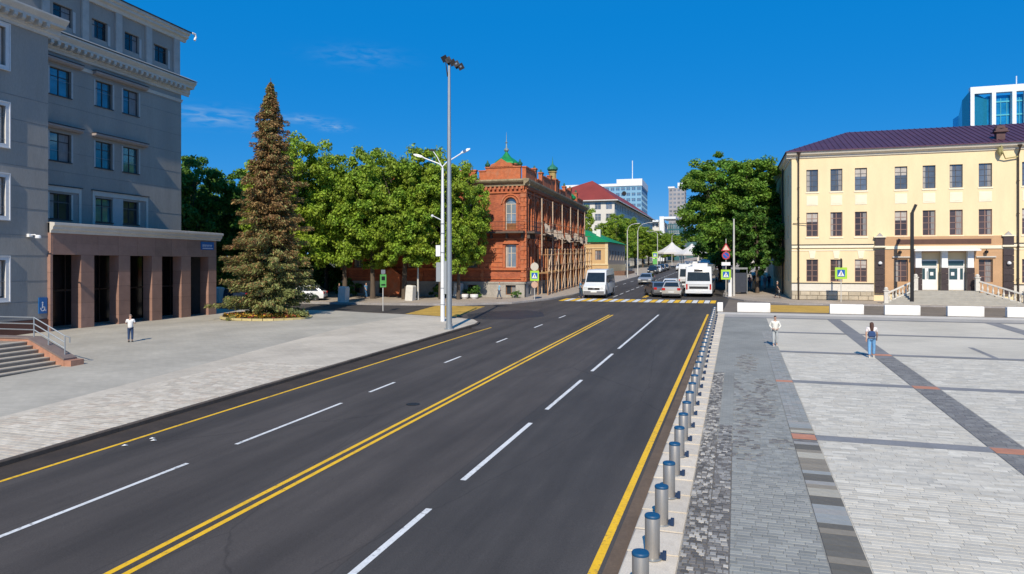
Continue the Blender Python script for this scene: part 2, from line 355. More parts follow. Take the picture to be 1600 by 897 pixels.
# zebra crossing over the avenue: alternating yellow and white bars
for k in range(27):
    x = -17.6+k*.58
    strip('crossing_bar', x, x+.5, 69.4, 73.2, (M_yellow, M_white)[k % 2])
# ochre crossings over the two side streets
def poly_patch(name, poly, m, off, parent=road):
    mb = MB(); mb.add([(x, y, g(x,y)+off) for x, y in poly], [tuple(range(len(poly)))]); return mb.build(name, m, parent)
for k in range(8):
    y0 = 50.9+k*1.25; poly_patch('crossing_bar', [(-26.3-.15*k,y0),(-21.4-.15*k,y0),(-21.4-.15*k,y0+1.16),(-26.3-.15*k,y0+1.16)], (M_ochre, M_ochre)[k % 2], .005)
for k in range(7):
    y0 = 60.1+k*1.2; poly_patch('crossing_bar', [(2.6,y0),(8.0,y0),(8.0,y0+1.12),(2.6,y0+1.12)], M_ochre, .009)
# painted shadow patch, manholes and litter on the carriageway
for (x, y, r) in ((-10.63,21.6,.24),):
    mb = MB(); mb.lathe([(r,0),(r,.006)], 20, (0,0,0)); o = mb.build('manhole_cover', mat('cast_iron',(.035,.033,.032),.6,.5,amt=.25,scale=12), road, (x,y,g(x,y)+.003))
tag(poly_patch('shadow_patch', [(-20,50.5),(-18.3,49.6),(-15.9,50.4),(-14.6,53.2),(-15.8,56.8),(-17.8,58),(-20.4,56),(-21.2,53)], mat('shadowed_asphalt',(.03,.028,.028),.6,amt=.25,scale=.8), .003))  # cast shadow on the road, painted as a flat dark patch
M_paper = mat('litter_paper', (.7,.7,.68), .9)
for i, (x, y) in enumerate(((-15.96,14.72),(-15.6,15.35),(-15.8,15.5))):
    mb = MB(); mb.add([(-.07,-.05,.01),(.08,-.04,.03),(.07,.06,.012),(-.05,.05,.035),(0,0,.05)], [(0,1,4),(1,2,4),(2,3,4),(3,0,4)])
    tag(mb.build('litter', M_paper, None, (x,y,g(x,y)+.002)), ['crumpled white scrap nearest the left kerb line','pale scrap of paper beyond the first one by the yellow line','smallest pale scrap beside its neighbour by the left yellow line'][i], 'litter', 'paper scraps on the asphalt')

# ---- left plaza
M_plz_l = brickmat('plaza_paving_grey', (.43,.395,.33), (.385,.355,.295), (.31,.29,.245), .42, .21, amt=.14, scale=.35, ms=.008, bump=.2)
M_plz_l2 = brickmat('plaza_paving_pale', (.54,.48,.39), (.48,.425,.345), (.38,.34,.28), .42, .21, amt=.14, scale=.4, ms=.008, bump=.2)
def arc(cx, cy, r, a0, a1, n): return [(cx+r*math.cos(R(a0+(a1-a0)*i/n)), cy+r*math.sin(R(a0+(a1-a0)*i/n))) for i in range(n+1)]
tip = [(-17.55,43.5),(-17.55,45.4),(-17.85,46.8),(-18.7,48.2),(-20.2,49.1),(-22.2,49.8),(-25,50.6),(-30,51.6)]
plaza_l = sheet('plaza', [(-110,-30),(-17.55,-30)]+tip+[(-42,54.6),(-70,56.5),(-110,56.5)], .12, M_plz_l, skirt=.25, fine=FINE)
band = sheet('pavement', [(-22.2,-30),(-17.56,-30),(-17.56,43.5),(-17.56,45.4),(-17.86,46.8),(-18.72,48.18),(-20.2,49.05),(-22.2,49.75),(-24.8,50.5),(-25.5,42),(-22.2,16)], .124, M_plz_l2)
# kerb stones, one by one
km = {}
def kerb_run(name, pts, w, h, m, parent, step=1.0, base=0.0):
    """row of separate kerb stones along a polyline"""
    P = [Vector(p) for p in pts]; segs = []
    for i in range(len(P)-1):
        d = P[i+1]-P[i]; n = max(1, int(round(d.length/step)))
        for k in range(n): segs.append((P[i]+d*k/n, d/n))
    for p, d in segs:
        L = d.length-.012; key = (round(L,2), w, h, m.name)
        if key not in km:
            mb = MB(); b = .02
            mb.loft([[(x,0,-.2),(x,w,-.2),(x,w,h),(x,b,h),(x,0,h-b)] for x in (0, round(L,2))]); km[key] = mb.mesh(name, m)
        o = link(name, km[key], parent); o.location = (p.x, p.y, g(p.x,p.y)+base+random.uniform(-.003,.004))
        q = p+d; o.rotation_euler = (0, -math.atan2(g(q.x,q.y)-g(p.x,p.y), d.length), math.atan2(d.y, d.x))
kerb_l = tag(empty('kerb', (0,0,0)), kind='structure')
kerb_run('kerb_stone', [(-17.38,2),(-17.38,43.5),(-17.38,45.4),(-17.7,46.9),(-18.6,48.35),(-20.15,49.28),(-22.2,49.98),(-25,50.78),(-30,51.78)], .16, .135, M_kerb_dark, kerb_l)
sheet('gutter', [(-17.37,-20),(-16.55,-20),(-16.28,43.6),(-17.37,43.6)], .004, mat('dirty_gutter',(.042,.030,.022),.9,amt=.3,scale=1.2,scale2=14,amt2=.2,bump=.3,bscale=40))
# gutter and pale strip with the bollards on the right
sheet('gutter', [(-2.1,-20),(-1.84,-20),(-1.84,56.5),(-2.1,56.5)], .005, M_gutter)
strip_r = sheet('kerb_strip', [(-1.82,-20),(-.93,-20),(-.93,57.4),(-1.82,57.4)], .08, mat('strip_bed',(.25,.23,.21),.9), skirt=.2)
km2 = []
for k in range(3):
    mb = MB(); L = .985; mb.loft([[(0,y,0),(.87,y,0),(.87,y,.044),(.02,y,.044),(0,y,.03)] for y in (0, L)]); km2.append(mb.mesh('slab', M_strip))
for k in range(2, 57): link('slab', km2[k % 3], strip_r, (-1.815, float(k), g(0,k)+.058+random.uniform(0,.003)))
# ---- right plaza
M_sq = brickmat('square_paving_pale', (.555,.51,.42), (.50,.46,.385), (.45,.415,.345), .5, .165, amt=.10, scale=.3, ms=.007, bump=.15)
M_bluegrey = brickmat('square_paving_bluegrey', (.27,.27,.245), (.23,.23,.21), (.19,.19,.175), .22, .12, amt=.18, scale=.5, ms=.006, bump=.15)
M_bandg = mat('band_granite', (.20,.20,.205), .8, amt=.14, scale=1.2, scale2=20, amt2=.1, rnd=.12)
M_darkpav = mat('dark_pavers', (.10,.095,.09), .85, amt=.25, scale=3, rnd=.4, bump=.3, bscale=30)
plaza_r = sheet('square', [(-.93,-20),(60,-20),(60,57.2),(-.93,57.2)], .12, M_sq, skirt=.2)
Z = .124
def rsheet(name, x0, x1, y0, y1, m, off, parent=plaza_r):
    mb = MB(); mb.add([(x,y,g(x,y)+off) for x, y in ((x0,y0),(x1,y0),(x1,y1),(x0,y1))], [(0,1,2,3)]); return mb.build(name, m, parent)
rsheet('paving_field', -.12, 1.42, -20, 54.6, M_bluegrey, Z)
rsheet('paving_field', -.92, -.12, 19.3, 54.6, M_bluegrey, Z)
rsheet('paving_field', -.92, -.12, -20, 19.3, mat('cobble_bed',(.13,.12,.11),.9,amt=.3,scale=8), Z-.03+.03)
rsheet('paving_band', 1.42, 2.04, 22.2, 54.6, M_bluegrey, Z+.001)
rsheet('paving_band', 1.42, 2.04, -20, 22.2, mat('plank_bed',(.16,.15,.14),.9,amt=.3,scale=8), Z+.001)
for x0, x1 in ((6.15,7.0),(15.9,16.8),(24.8,25.6)): rsheet('paving_band', x0, x1, -20, 54.6, M_bandg, Z+.004)
rsheet('paving_band', 11.25, 11.5, 30, 41, M_bandg, Z+.004)
for yb in (20.2, 28.6, 36.8, 45.2): rsheet('paving_band', 2.04, 60, yb, yb+.55, M_bandg, Z+.008)
rsheet('paving_band', -.92, 60, 54.6, 57.15, mat('edge_paving',(.36,.34,.31),.85,amt=.12,scale=.6,scale2=9,amt2=.08), Z)
rsheet('paving_band', -.92, 60, 54.3, 54.75, M_bandg, Z+.012)
M_salmon = mat('salmon_slab', (.48,.21,.13), .8, amt=.12, scale=3, rnd=.1)
for x0, x1, yb in ((1.42,2.04,20.2),(6.15,7.0,20.2),(6.15,7.0,28.6),(6.15,7.0,36.8),(1.42,2.04,28.6),(15.9,16.8,28.6),(15.9,16.8,36.8)):
    mm = MB(); mm.box(x0+.01,x1-.01,yb,yb+.54,0,.012); mm.build('paving_slab', M_salmon, plaza_r, (0,0,g(0,yb)+Z+.008))
# individual pavers: geometry near the camera
st_, ct_ = math.sin(YAW), math.cos(YAW)
def proj(x, y, z):
    dep = -st_*x+ct_*y
    if dep <= .5: return None
    return (800+1080*(ct_*x+st_*y)/dep, 414-1080*(z-5.3)/dep, dep)
def inview(x, y, m=30):
    p = proj(x, y, g(x,y)+.1); return p and -m < p[0] < 1600+m and p[1] < 897+m
def pave(name, x0, x1, y0, y1, w, l, mats, parent, off, n_single=300, gap=.012, h=.012, jitter=.004, stagger=.5, brk=0., skip=None, alongx=True, weights=None):
    cells = []; r = 0; y = y0
    while y < y1-l*.5:
        s = -(w*stagger if r % 2 else 0)-(random.random()*w*.6 if brk else 0); x = x0+s
        while x < x1-.03:
            ww = w*(random.uniform(1-brk, 1+brk) if brk else 1)
            a, b = max(x, x0), min(x+ww, x1)
            if b-a > .05 and inview((a+b)/2, y+l/2) and not (skip and skip((a+b)/2, y+l/2)): cells.append((a, b, y, y+l))
            x += ww
        y += l; r += 1
    cells.sort(key=lambda c: c[2]**2+((c[0]+c[1])/2)**2)
    rest = [MB() for _ in mats]; cache = {}
    for i, (a, b, c, d) in enumerate(cells):
        mi = random.choices(range(len(mats)), weights)[0]; z = g(a, c)+off+random.uniform(0, jitter)
        L = round(b-a-gap, 2); D = d-c-gap; e = .006
        if i < n_single:
            key = (L, mi)
            if key not in cache:
                mb = MB(); mb.loft([[(0,0,-.01),(L,0,-.01),(L,D,-.01),(0,D,-.01)],[(0,0,h-e),(L,0,h-e),(L,D,h-e),(0,D,h-e)],[(e,e,h),(L-e,e,h),(L-e,D-e,h),(e,D-e,h)]]); cache[key] = mb.mesh(name, mats[mi])
            o = link(name, cache[key], parent, (a, c, z)); o.rotation_euler = (math.atan(SL), 0, 0)
        else:
            s2 = g(a, d)-g(a, c)
            rest[mi].add([(a,c,z-.01),(a+L,c,z-.01),(a+L,c+D,z+s2-.01),(a,c+D,z+s2-.01),(a,c,z+h),(a+L,c,z+h),(a+L,c+D,z+s2+h),(a,c+D,z+s2+h)], [(4,5,6,7),(0,1,5,4),(1,2,6,5),(2,3,7,6),(3,0,4,7)])
    if len(cells) > n_single:
        mb = MB()
        for k, q in enumerate(rest): mb.add(q.v, q.f, k)
        mb.build(name+'_field', list(mats), parent)['kind'] = 'stuff'
    return len(cells)
PV = [mat('paver_%s' % n, c, .8, amt=.10, scale=6, scale2=50, amt2=.05, rnd=.10) for n, c in (('pale',(.54,.50,.42)),('white',(.60,.56,.475)),('grey',(.485,.455,.39)),('beige',(.52,.475,.39)))]
sk = lambda x, y: (6.1 < x < 7.05) or any(a-.08 < y < a+.6 for a in (20.2, 28.6, 36.8))
k_ = 0
for x0, x1 in ((2.06,6.13),(7.02,14.0)):
    for y0, y1 in ((9.6,20.18),(20.78,28.58),(29.18,36.76)):
        pave('paver', x0, x1, y0, y1, .42, .14, PV, plaza_r, .122, n_single=(260,0,0,60,0,0)[k_], gap=.006, h=.006, jitter=.001, brk=.4, weights=[5,2,3,2]); k_ += 1
pave('paver', 6.16, 6.99, 9.6, 36, .27, .165, [mat('band_paver_a',(.17,.165,.16),.8,amt=.12,rnd=.12), mat('band_paver_b',(.21,.205,.195),.8,amt=.12,rnd=.12)], plaza_r, Z+.002, n_single=80, gap=.008, h=.008, brk=.2, skip=lambda x, y: any(a-.1 < y < a+.62 for a in (20.2, 28.6, 36.8)))
PC = [mat('cobble_%s' % n, c, .8, amt=.15, scale=9, rnd=.2) for n, c in (('black',(.10,.095,.09)),('dark',(.15,.14,.13)),('mid',(.22,.21,.195)),('light',(.43,.40,.35)),('ash',(.29,.28,.26)))]
print('cobbles', pave('cobble', -.92, -.50, 9.4, 30.0, .115, .12, PC, plaza_r, .124, gap=.018, h=.02, brk=.12, weights=[3,3,3,3,2]))
print('cobbles2', pave('cobble', -.50, -.13, 9.4, 21.2,   .12, .105, PC, plaza_r, .124, n_single=150, gap=.010, h=.016, brk=.3, weights=[2,6,5,1,3]))
PB = [mat('blue_paver_%s' % n, c, .8, amt=.15, scale=6, rnd=.12) for n, c in (('a',(.26,.26,.24)),('b',(.29,.29,.262)),('c',(.235,.238,.22)))]
patches = [((.05,19.0),.5,1.2),((.3,21.5),.35,1.5),((.6,24.5),.6,2.2),((-.2,27),.4,1.5),((.9,23),.3,.8),((.4,33),.4,2.5),((-.4,25),.3,1.6),((.9,27.5),.4,1.4),((-.5,31),.25,1.2),((1.1,19.6),.25,.5)]
dark = lambda x, y: any(((x-p[0])/a)**2+((y-p[1])/b)**2+mnoise.noise(Vector((x*5,y*2.6,0)))*2.6 < .55 for p, a, b in patches) 
pave('paver', -.12, 1.41, 9.4, 30.0, .24, .125, PB, plaza_r, .122, n_single=300, gap=.008, h=.010, brk=.25, skip=dark, weights=[4,3,3])
pave('paver', -.12, 1.41, 17, 42, .15, .10, [PC[1],PC[2],PB[2]], plaza_r, .122, n_single=0, gap=.012, h=.014, brk=.3, skip=lambda x, y: not dark(x, y))
PK = [mat('plank_%s' % n, c, .8, amt=.12, scale=5, rnd=.08) for n, c in (('dark',(.13,.12,.10)),('brown',(.24,.21,.165)),('beige',(.40,.37,.30)),('bluegrey',(.27,.28,.27)),('grey',(.30,.29,.27)))]
y = 9.4; k = 0
seq = [3,3,3,3,4,3,3,4,4,0,0,0,1,0,0,0,0,1,0,3,3,4,3,0,0,2,2,1,4,0,0,3,1,1,1,1,2,2,1,0,0,4,4,2,0,2,2,1,3,3,4]
while y < 22.1:
    d = .25; mi = seq[min(k, len(seq)-1)] if y > 10.5 else 3
    if not (20.1 < y+d and y < 20.75):
        mb = MB(); mb.box(0,.6,0,d-.012,0,.012); link('paving_slab', mb.mesh('paving_slab', PK[mi]), plaza_r, (1.43, y, g(0,y)+Z+.002)).rotation_euler = (math.atan(SL),0,0)
    y += d; k += 1
pave('paver', 1.43, 2.03, 22.2, 46, .3, .125, [PB[0],PK[3],PK[4],PC[2]], plaza_r, .124, n_single=0, gap=.008, h=.010, weights=[4,3,2,1])
# left plaza pavers near the kerb
PL = [mat('left_paver_%s' % n, c, .85, amt=.12, scale=6, rnd=.10) for n, c in (('a',(.53,.47,.38)),('b',(.48,.425,.345)),('c',(.57,.51,.42)),('d',(.49,.415,.33)))]
pave('paver', -21.9, -17.58, 11.5, 27, .4, .2, PL, band, .118, gap=.01, h=.012, brk=.2, weights=[4,3,3,2])
# ---- far side: pavement in front of the brick mansion, pavement by the yellow building
M_walk = brickmat('sidewalk_paving', (.40,.34,.28), (.34,.29,.24), (.25,.21,.17), .4, .2, amt=.15, scale=.4, ms=.01, bump=.1)
pv1 = [(-110,62.2),(-70,62.0),(-33,60.8),(-25,62.1),(-21.4,65.3),(-19.2,71),(-18.2,78),(-18.2,430),(-24,430),(-24,200),(-60,110),(-110,90)]
walk_l = sheet('sidewalk', pv1, .12, M_walk, skirt=.2, fine=(-60,-33,48,66,3.))
kerb_m = tag(empty('kerb'), kind='structure')
kerb_run('kerb_stone', [(-60,61.9),(-33,60.65),(-24.9,61.95),(-21.25,65.2),(-19.03,71),(-18.03,78),(-18.03,150)], .15, .13, M_kerb, kerb_m, step=1.5, base=0)
pv2 = [(-1.2,430),(-1.2,78.5),(-.6,76),(.9,72.8),(4.6,69.6),(60,69.6),(60,76),(30,100),(6,140),(6,430)]
walk_r = sheet('sidewalk', pv2, .12, M_walk, skirt=.2)
kerb_r = tag(empty('kerb'), kind='structure')
kerb_run('kerb_stone', [(40,69.45),(4.55,69.45),(.8,72.65),(-.72,75.9),(-1.35,78.5),(-1.35,150)], .15, .13, M_kerb, kerb_r, step=1.5)
sheet('side_street_surface', [(-1.2,59.96),(60,59.96),(60,69.4),(4.6,69.4),(.7,72.5),(-.8,75.5)], .004, mat('worn_side_street',(.155,.13,.105),.9,amt=.15,scale=.5,scale2=6,amt2=.1))
# road east of the square, light strip under the barriers
sheet('kerb_strip', [(-1.5,57.4),(60,57.4),(60,59.95),(-1.5,59.95)], .11, M_asphalt_old, skirt=.2)
sheet('kerb_strip', [(-1.5,57.0),(60,57.0),(60,58.5),(-1.5,58.5)], .135, mat('pale_kerb',(.52,.49,.44),.8,amt=.1,scale=2), skirt=.2)
# distant wooded hill closing the street
mb = MB(); n = 60; pts = []
for i in range(n+1):
    x = -1500+i*50; hgt = 40+55*mnoise.noise(Vector((x*.0016, 2.1, 0)))+28*mnoise.noise(Vector((x*.008, 0, 0)))+ (55-abs(x+250)*.03)
    pts.append((x, max(20, hgt)))
for j, (dy, f) in enumerate(((0,0),(120,.45),(300,.8),(520,1.),(900,.6))):
    for x, h in pts: mb.v.append((x, 2500+dy, 9+h*f))
for j in range(4):
    for i in range(n): a = j*(n+1)+i; mb.f.append((a, a+1, a+n+2, a+n+1)); mb.m.append(0)
mb.build('hill', mat('hazy_woods', (.06,.12,.10), 1., amt=.2, scale=.01), smooth=True)['kind'] = 'structure'  # bluish green: distance haze is put into the woods' colour
# ------------------------------------------------------------------ building helpers
def wall(mb, x0, x1, z0, z1, ops, y=0., dep=.25, mi=None):
    """wall face in local x,z looking to -y, with openings and their reveals"""
    xs = sorted({x0, x1, *[v for o in ops for v in (o[0], o[1])]}); zs = sorted({z0, z1, *[v for o in ops for v in (o[2], o[3])]})
    xs = [v for v in xs if x0 <= v <= x1]; zs = [v for v in zs if z0 <= v <= z1]
    for i in range(len(xs)-1):
        for j in range(len(zs)-1):
            cx, cz = (xs[i]+xs[i+1])/2, (zs[j]+zs[j+1])/2
            if any(o[0] < cx < o[1] and o[2] < cz < o[3] for o in ops): continue
            mb.quad((xs[i],y,zs[j]),(xs[i+1],y,zs[j]),(xs[i+1],y,zs[j+1]),(xs[i],y,zs[j+1]), mi)
    for a, b, c, d in ops:
        e = y+dep
        mb.quad((a,y,c),(a,y,d),(a,e,d),(a,e,c), mi); mb.quad((b,y,c),(b,e,c),(b,e,d),(b,y,d), mi)
        mb.quad((a,y,d),(b,y,d),(b,e,d),(a,e,d), mi); mb.quad((a,y,c),(a,e,c),(b,e,c),(b,y,c), mi)
WC = {}
def window(parent, x, z, w, h, mf, mg, y=.2, cols=2, rows=1, trans=.68, fw=.06, arch=0., rz=0., rot=None, curtain=None, sill=None, name='window'):
    """window frame (a part) with a glass pane (sub-part); x,z = lower left corner in local coordinates"""
    key = (round(w,2), round(h,2), mf.name, cols, rows, trans, fw, arch)
    if key not in WC:
        mb = MB()
        def bar(a,b,c,d,t=.05): mb.box(a,b,0,t,c,d)
        bar(0,fw,0,h,.07); bar(w-fw,w,0,h,.07); bar(fw,w-fw,0,fw,.07); bar(fw,w-fw,h-fw,h,.07)
        for i in range(1, cols): c = w*i/cols; bar(c-fw*.55,c+fw*.55,fw,h-fw,.065)
        lev = [trans] if trans and rows < 2 else []
        if rows > 1: lev += [i/rows for i in range(1, rows)]
        for t in lev: bar(fw,w-fw,h*t-fw*.4,h*t+fw*.4,.06)
        if arch:
            n = 10
            for k in range(n):
                a0, a1 = math.pi*k/n, math.pi*(k+1)/n; r = w/2
                P = [(w/2+r*math.cos(a0), h+arch*math.sin(a0)), (w/2+r*math.cos(a1), h+arch*math.sin(a1)), (w/2+(r-fw)*math.cos(a1), h+(arch-fw)*math.sin(a1)), (w/2+(r-fw)*math.cos(a0), h+(arch-fw)*math.sin(a0))]
                mb.prism(P, 0, .07)
        gl = MB(); poly = [(fw*.5,fw*.5),(w-fw*.5,fw*.5)]+([(w-fw*.5,h-fw*.5)] if not arch else [])
        if arch: poly += [(w/2+(w/2-.02)*math.cos(math.pi*k/10), h+(arch-.02)*math.sin(math.pi*k/10)) for k in range(11)]
        else: poly += [(fw*.5,h-fw*.5)]
        gl.prism(poly, .035, .045)
        WC[key] = (mb.mesh('window', mf), {})
    fm, gd = WC[key]
    if mg.name not in gd:
        gl = MB(); poly = [(fw*.5,fw*.5),(w-fw*.5,fw*.5)]
        if arch: poly += [(w/2+(w/2-.02)*math.cos(math.pi*k/10), h+(arch-.02)*math.sin(math.pi*k/10)) for k in range(11)]
        else: poly += [(w-fw*.5,h-fw*.5),(fw*.5,h-fw*.5)]
        gl.prism(poly, .035, .045); gd[mg.name] = gl.mesh('pane', mg)
    f = link(name, fm, parent, (x, y, z))
    if rot is not None: f.matrix_basis = rot @ Matrix.Translation((x, y, z))
    link('pane', gd[mg.name], f)
    if sill:
        k2 = ('sill', round(w,2), sill[1].name)
        if k2 not in WC: q = MB(); q.box(-.06,w+.06,-.27,0,-.07,0); WC[k2] = q.mesh('sill', sill[1])
        link('sill', WC[k2], f)
    if curtain is None and mg.name in ('dark_window_glass','grey_window_glass','brown_window_glass','teal_window_glass','pale_window_glass') and cols == 2 and w < 2 and random.random() < .6:
        v = random.randrange(5); k3 = ('cv', round(w,2), round(h,2), v, round(arch,2)); 
        if k3 not in WC:
            q = MB(); t = h-fw; yy = (.028,.034)
            if v == 0: q.box(fw,w*.30,*yy,fw,t)
            if v == 1: q.box(w*.68,w-fw,*yy,fw,t)
            if v == 2: q.box(fw,w-fw,*yy,h*.62,t)
            if v == 3: q.box(fw,w*.24,*yy,fw,t)
            if v == 4: q.box(w*.5,w-fw,*yy,fw,t)
            WC[k3] = q.mesh('curtain', mat('net_curtain_%d' % (v % 3), [(.30,.28,.26),(.20,.19,.19),(.42,.38,.34)][v % 3], .5, amt=.35, scale=5, stretch=(5,5,.3), spec=.8))
        link('curtain', WC[k3], f)
    if curtain:
        k3 = ('cur', round(w,2), round(h,2), curtain.name, 1)
        if k3 not in WC:
            q = MB(); n = 7; cw = w*.3
            for s0 in (fw, w-fw-cw*.6):
                pts = [(s0+cw*.6*i/n, .032+.0*(i % 2)) for i in range(n+1)]
            q.box(fw, w*.34, .030, .034, fw, h-fw)
            WC[k3] = q.mesh('curtain', curtain)
        link('curtain', WC[k3], f)
    return f
def frame_around(mb, a, b, c, d, w, t, y=0., bottom=True, mi=None):
    mb.box(a-w,a,y-t,y+.02,c,d+w,mi); mb.box(b,b+w,y-t,y+.02,c,d+w,mi); mb.box(a,b,y-t,y+.02,d,d+w,mi)
    if bottom: mb.box(a-w,b+w,y-t-.004,y+.02,c-w,c,mi)

# ---- materials of the buildings
M_grey = mat('grey_render', (.31,.29,.262), .9, amt=.10, scale=.7, stretch=(1.6,1.6,.35), scale2=14, amt2=.07, bump=.35, bscale=25, dirt=((.17,.175,.18), .35, .4))
M_cream = mat('pale_stone_trim', (.56,.525,.47), .8, amt=.08, scale=2, scale2=14, amt2=.08, bump=.2, bscale=30, dirt=((.33,.30,.27), 1.0, .35))
M_frame_dark = mat('dark_window_frame', (.035,.035,.04), .5, amt=.1)
M_glass_teal = glassmat('teal_window_glass', (.10,.235,.275), .55, .07)
M_glass_dark = glassmat('dark_window_glass', (.035,.045,.055), .35, .07)
M_granite = mat('brown_granite', (.30,.175,.135), .5, amt=.12, scale=1.3, scale2=45, amt2=.22, rnd=.10, spec=.5)
M_granite_o = mat('warm_granite', (.40,.20,.13), .6, amt=.18, scale=3, scale2=40, amt2=.18, rnd=.06)
M_step = mat('step_stone', (.27,.22,.17), .85, amt=.12, scale=4, scale2=40, amt2=.1, rnd=.05)
M_curtain = mat('curtain_cloth', (.52,.47,.42), .9, amt=.15, scale=9, stretch=(6,6,.3))
M_lamp = mat('lamp_white', (.75,.76,.77), .35, amt=.04)

# ------------------------------------------------------------------ grey classical building (left)
ZB = .80
B0 = (-43.319, 34.158)
gb = empty('classical_building', (B0[0], B0[1], ZB), R(90+3.55))
tag(gb, 'grey five-storey classical building with pale cornice and brown granite portico', 'building')
T = Matrix.Translation((0, 0, -ZB))
DR = 4.0    # recessed wing behind the portico front; the near block stands .25 behind it
rowz = [(8.68,10.56,None),(12.96,15.05,None),(17.80,19.80,None)]
winx = [(3.42,5.26),(7.42,9.10),(10.14,11.82)]
ops = [(a,b,c,d) for c,d,_ in rowz for a,b in winx]
mb = MB(T); wall(mb, 0, 16.85, 0.6, 21.4, ops, DR, .32)
mb.quad((16.85,DR,.6),(16.85,20,.6),(16.85,20,21.4),(16.85,DR,21.4)); mb.quad((0,20,.6),(0,20,21.4),(16.85,20,21.4),(16.85,20,.6)[::1])
mb.quad((0,DR,21.4),(16.85,DR,21.4),(16.85,20,21.4),(0,20,21.4))
mb.build('wall', M_grey, gb)
for (c,d,_), k in zip(rowz, range(3)):
    for i, (a,b) in enumerate(winx):
        window(gb, a, c-ZB, b-a, d-c, M_frame_dark, M_glass_teal if k or i == 1 else M_glass_dark, DR+.2, cols=2, trans=.7, fw=.07, sill=(1, M_frame_dark))
        for u0, u1 in ((b-.005,b+.14),(a-.14,a+.005)): mb = MB(T); mb.box(u0,u1,DR-.03,DR+.01,c,d); mb.build('window_jamb', M_cream if k == 0 else mat('light_surround',(.42,.42,.41),.85,amt=.06), gb)
for k, (c,d,_) in enumerate(rowz[1:]):
    for (a,b) in ((2.6,6.0),(7.12,12.5)):
        mb = MB(T); z0 = d+.12+(.2 if k else .1); mb.loft([[(x,DR,z0),(x,DR-.28,z0+.02),(x,DR-.42,z0+.16),(x,DR-.42,z0+.28),(x,DR,z0+.30)] for x in (a,b)])
        mb.build('hood_moulding', mat('hood_stone',(.34,.29,.27),.85,amt=.1,scale=3), gb)
        mb = MB(T); mb.box(a-.03,b+.03,DR-.46,DR,z0+.30,z0+.35); mb.build('hood_flashing', M_frame_dark, gb)
for a,b in ((3.0,6.1),(7.12,12.8)):       # framed windows of the lowest visible row
    mb = MB(T); mb.box(a,a+.22,DR-.08,DR+.01,8.0,11.1); mb.box(b-.22,b,DR-.08,DR+.01,8.0,11.1); mb.box(a+.22,b-.22,DR-.08,DR+.01,10.72,11.1)
    mb.build('window_surround', M_cream, gb)
    mb = MB(T); mb.box(a-.08,b+.08,DR-.16,DR,11.1,11.16); mb.build('hood_flashing', M_frame_dark, gb)
mb = MB(T); mb.box(9.12,10.12,DR-.04,DR+.005,8.0,10.70); mb.build('window_pier', mat('light_surround',(.36,.37,.38)), gb)
# main cornice of the recessed wing with modillions
def cornice(x0, x1, y, zb, parent, out=.95, xe=0.):
    q = MB(T); pr = [(0,0),(-.10,0),(-.12,.18),(-.22,.26),(-.22,.62),(-out*.72,.68),(-out*.72,.84),(-out*.9,1.02),(-out,1.14),(-out,1.24),(0,1.32)]
    q.loft([[(x,y+p[0],zb+p[1]) for p in pr] for x in (x0, x1+xe)]); q.build('cornice', M_cream, parent)
    q = MB(); q.box(0,.24,-.42,0,0,.30); q.box(0,.24,-.5,-.42,.08,.30); mm = q.mesh('modillion', M_cream)
    n = int((x1-x0)/.56)
    for k in range(n): link('modillion', mm, parent, (x0+.15+k*.56, y-.22, zb+.36-ZB))
cornice(0, 16.85, DR, 20.85, gb, .95, .9)
mb = MB(T); mb.box(0,16.92,DR-.07,DR,20.15,20.32); mb.box(0,16.98,DR-.11,DR,20.32,20.40); mb.build('string_course', M_cream, gb)
mb = MB(T); mb.loft([[(x,DR-1.02,22.16),(x,DR-1.02,22.20),(x,DR+.3,22.75),(x,DR+.3,22.16)] for x in (0,17.8)]); mb.build('cornice_flashing', mat('zinc',(.40,.40,.39),.5,.3,amt=.1,stretch=(6,1,1)), gb)
# attic storey
AX = [(4.0,5.65),(7.4,8.9),(10.65,12.17),(13.85,15.5)]
mb = MB(T); wall(mb, 0, 16.85, 22.4, 26.1, [(a,b,23.2,24.68) for a,b in AX], DR+.3, .3)
mb.quad((16.85,DR+.3,22.4),(16.85,14,22.4),(16.85,14,26.1),(16.85,DR+.3,26.1)); mb.build('attic_wall', M_grey, gb)
for a,b in AX:
    window(gb, a, 23.2-ZB, b-a, 1.48, M_frame_dark, M_glass_dark, DR+.5, cols=2, trans=.72, fw=.06)
    mb = MB(T); mb.box(b,b+.22,DR+.24,DR+.31,22.9,24.5); mb.build('window_surround', mat('light_surround',(.36,.37,.38)), gb)
for a,b in ((3.0,3.6),(6.4,7.0),(9.62,10.25),(12.85,13.5),(16.15,16.88)):
    mb = MB(T); mb.box(a,b,DR+.14,DR+.32,22.5,25.9); mb.build('pilaster', mat('pilaster_stone',(.40,.385,.36),.85,amt=.1,scale=2), gb)
mb = MB(T); mb.loft([[(x,DR+.3,25.85),(x,DR+.12,25.85),(x,DR+.05,26.1),(x,DR-.2,26.2),(x,DR-.2,26.42),(x,DR-.38,26.5),(x,DR-.38,26.72),(x,DR+.3,26.8)] for x in (0,17.6)]); mb.build('attic_cornice', M_cream, gb)
mb = MB(T); mb.loft([[(x,DR-.48,26.74),(x,DR-.48,26.80),(x,9,28.6),(x,14,28.6),(x,14,26.74)] for x in (0,17.8)]); mb.build('roof', mat('roof_metal_dark',(.06,.07,.08),.5,.4,amt=.15), gb)
mb = MB(T); mb.tube([(17.75,DR-.45,26.75),(18.05,DR-.5,26.75),(18.15,DR-.5,26.5),(18.0,DR-.5,26.15)], .10); mb.build('gutter_spout', M_whitep, gb)
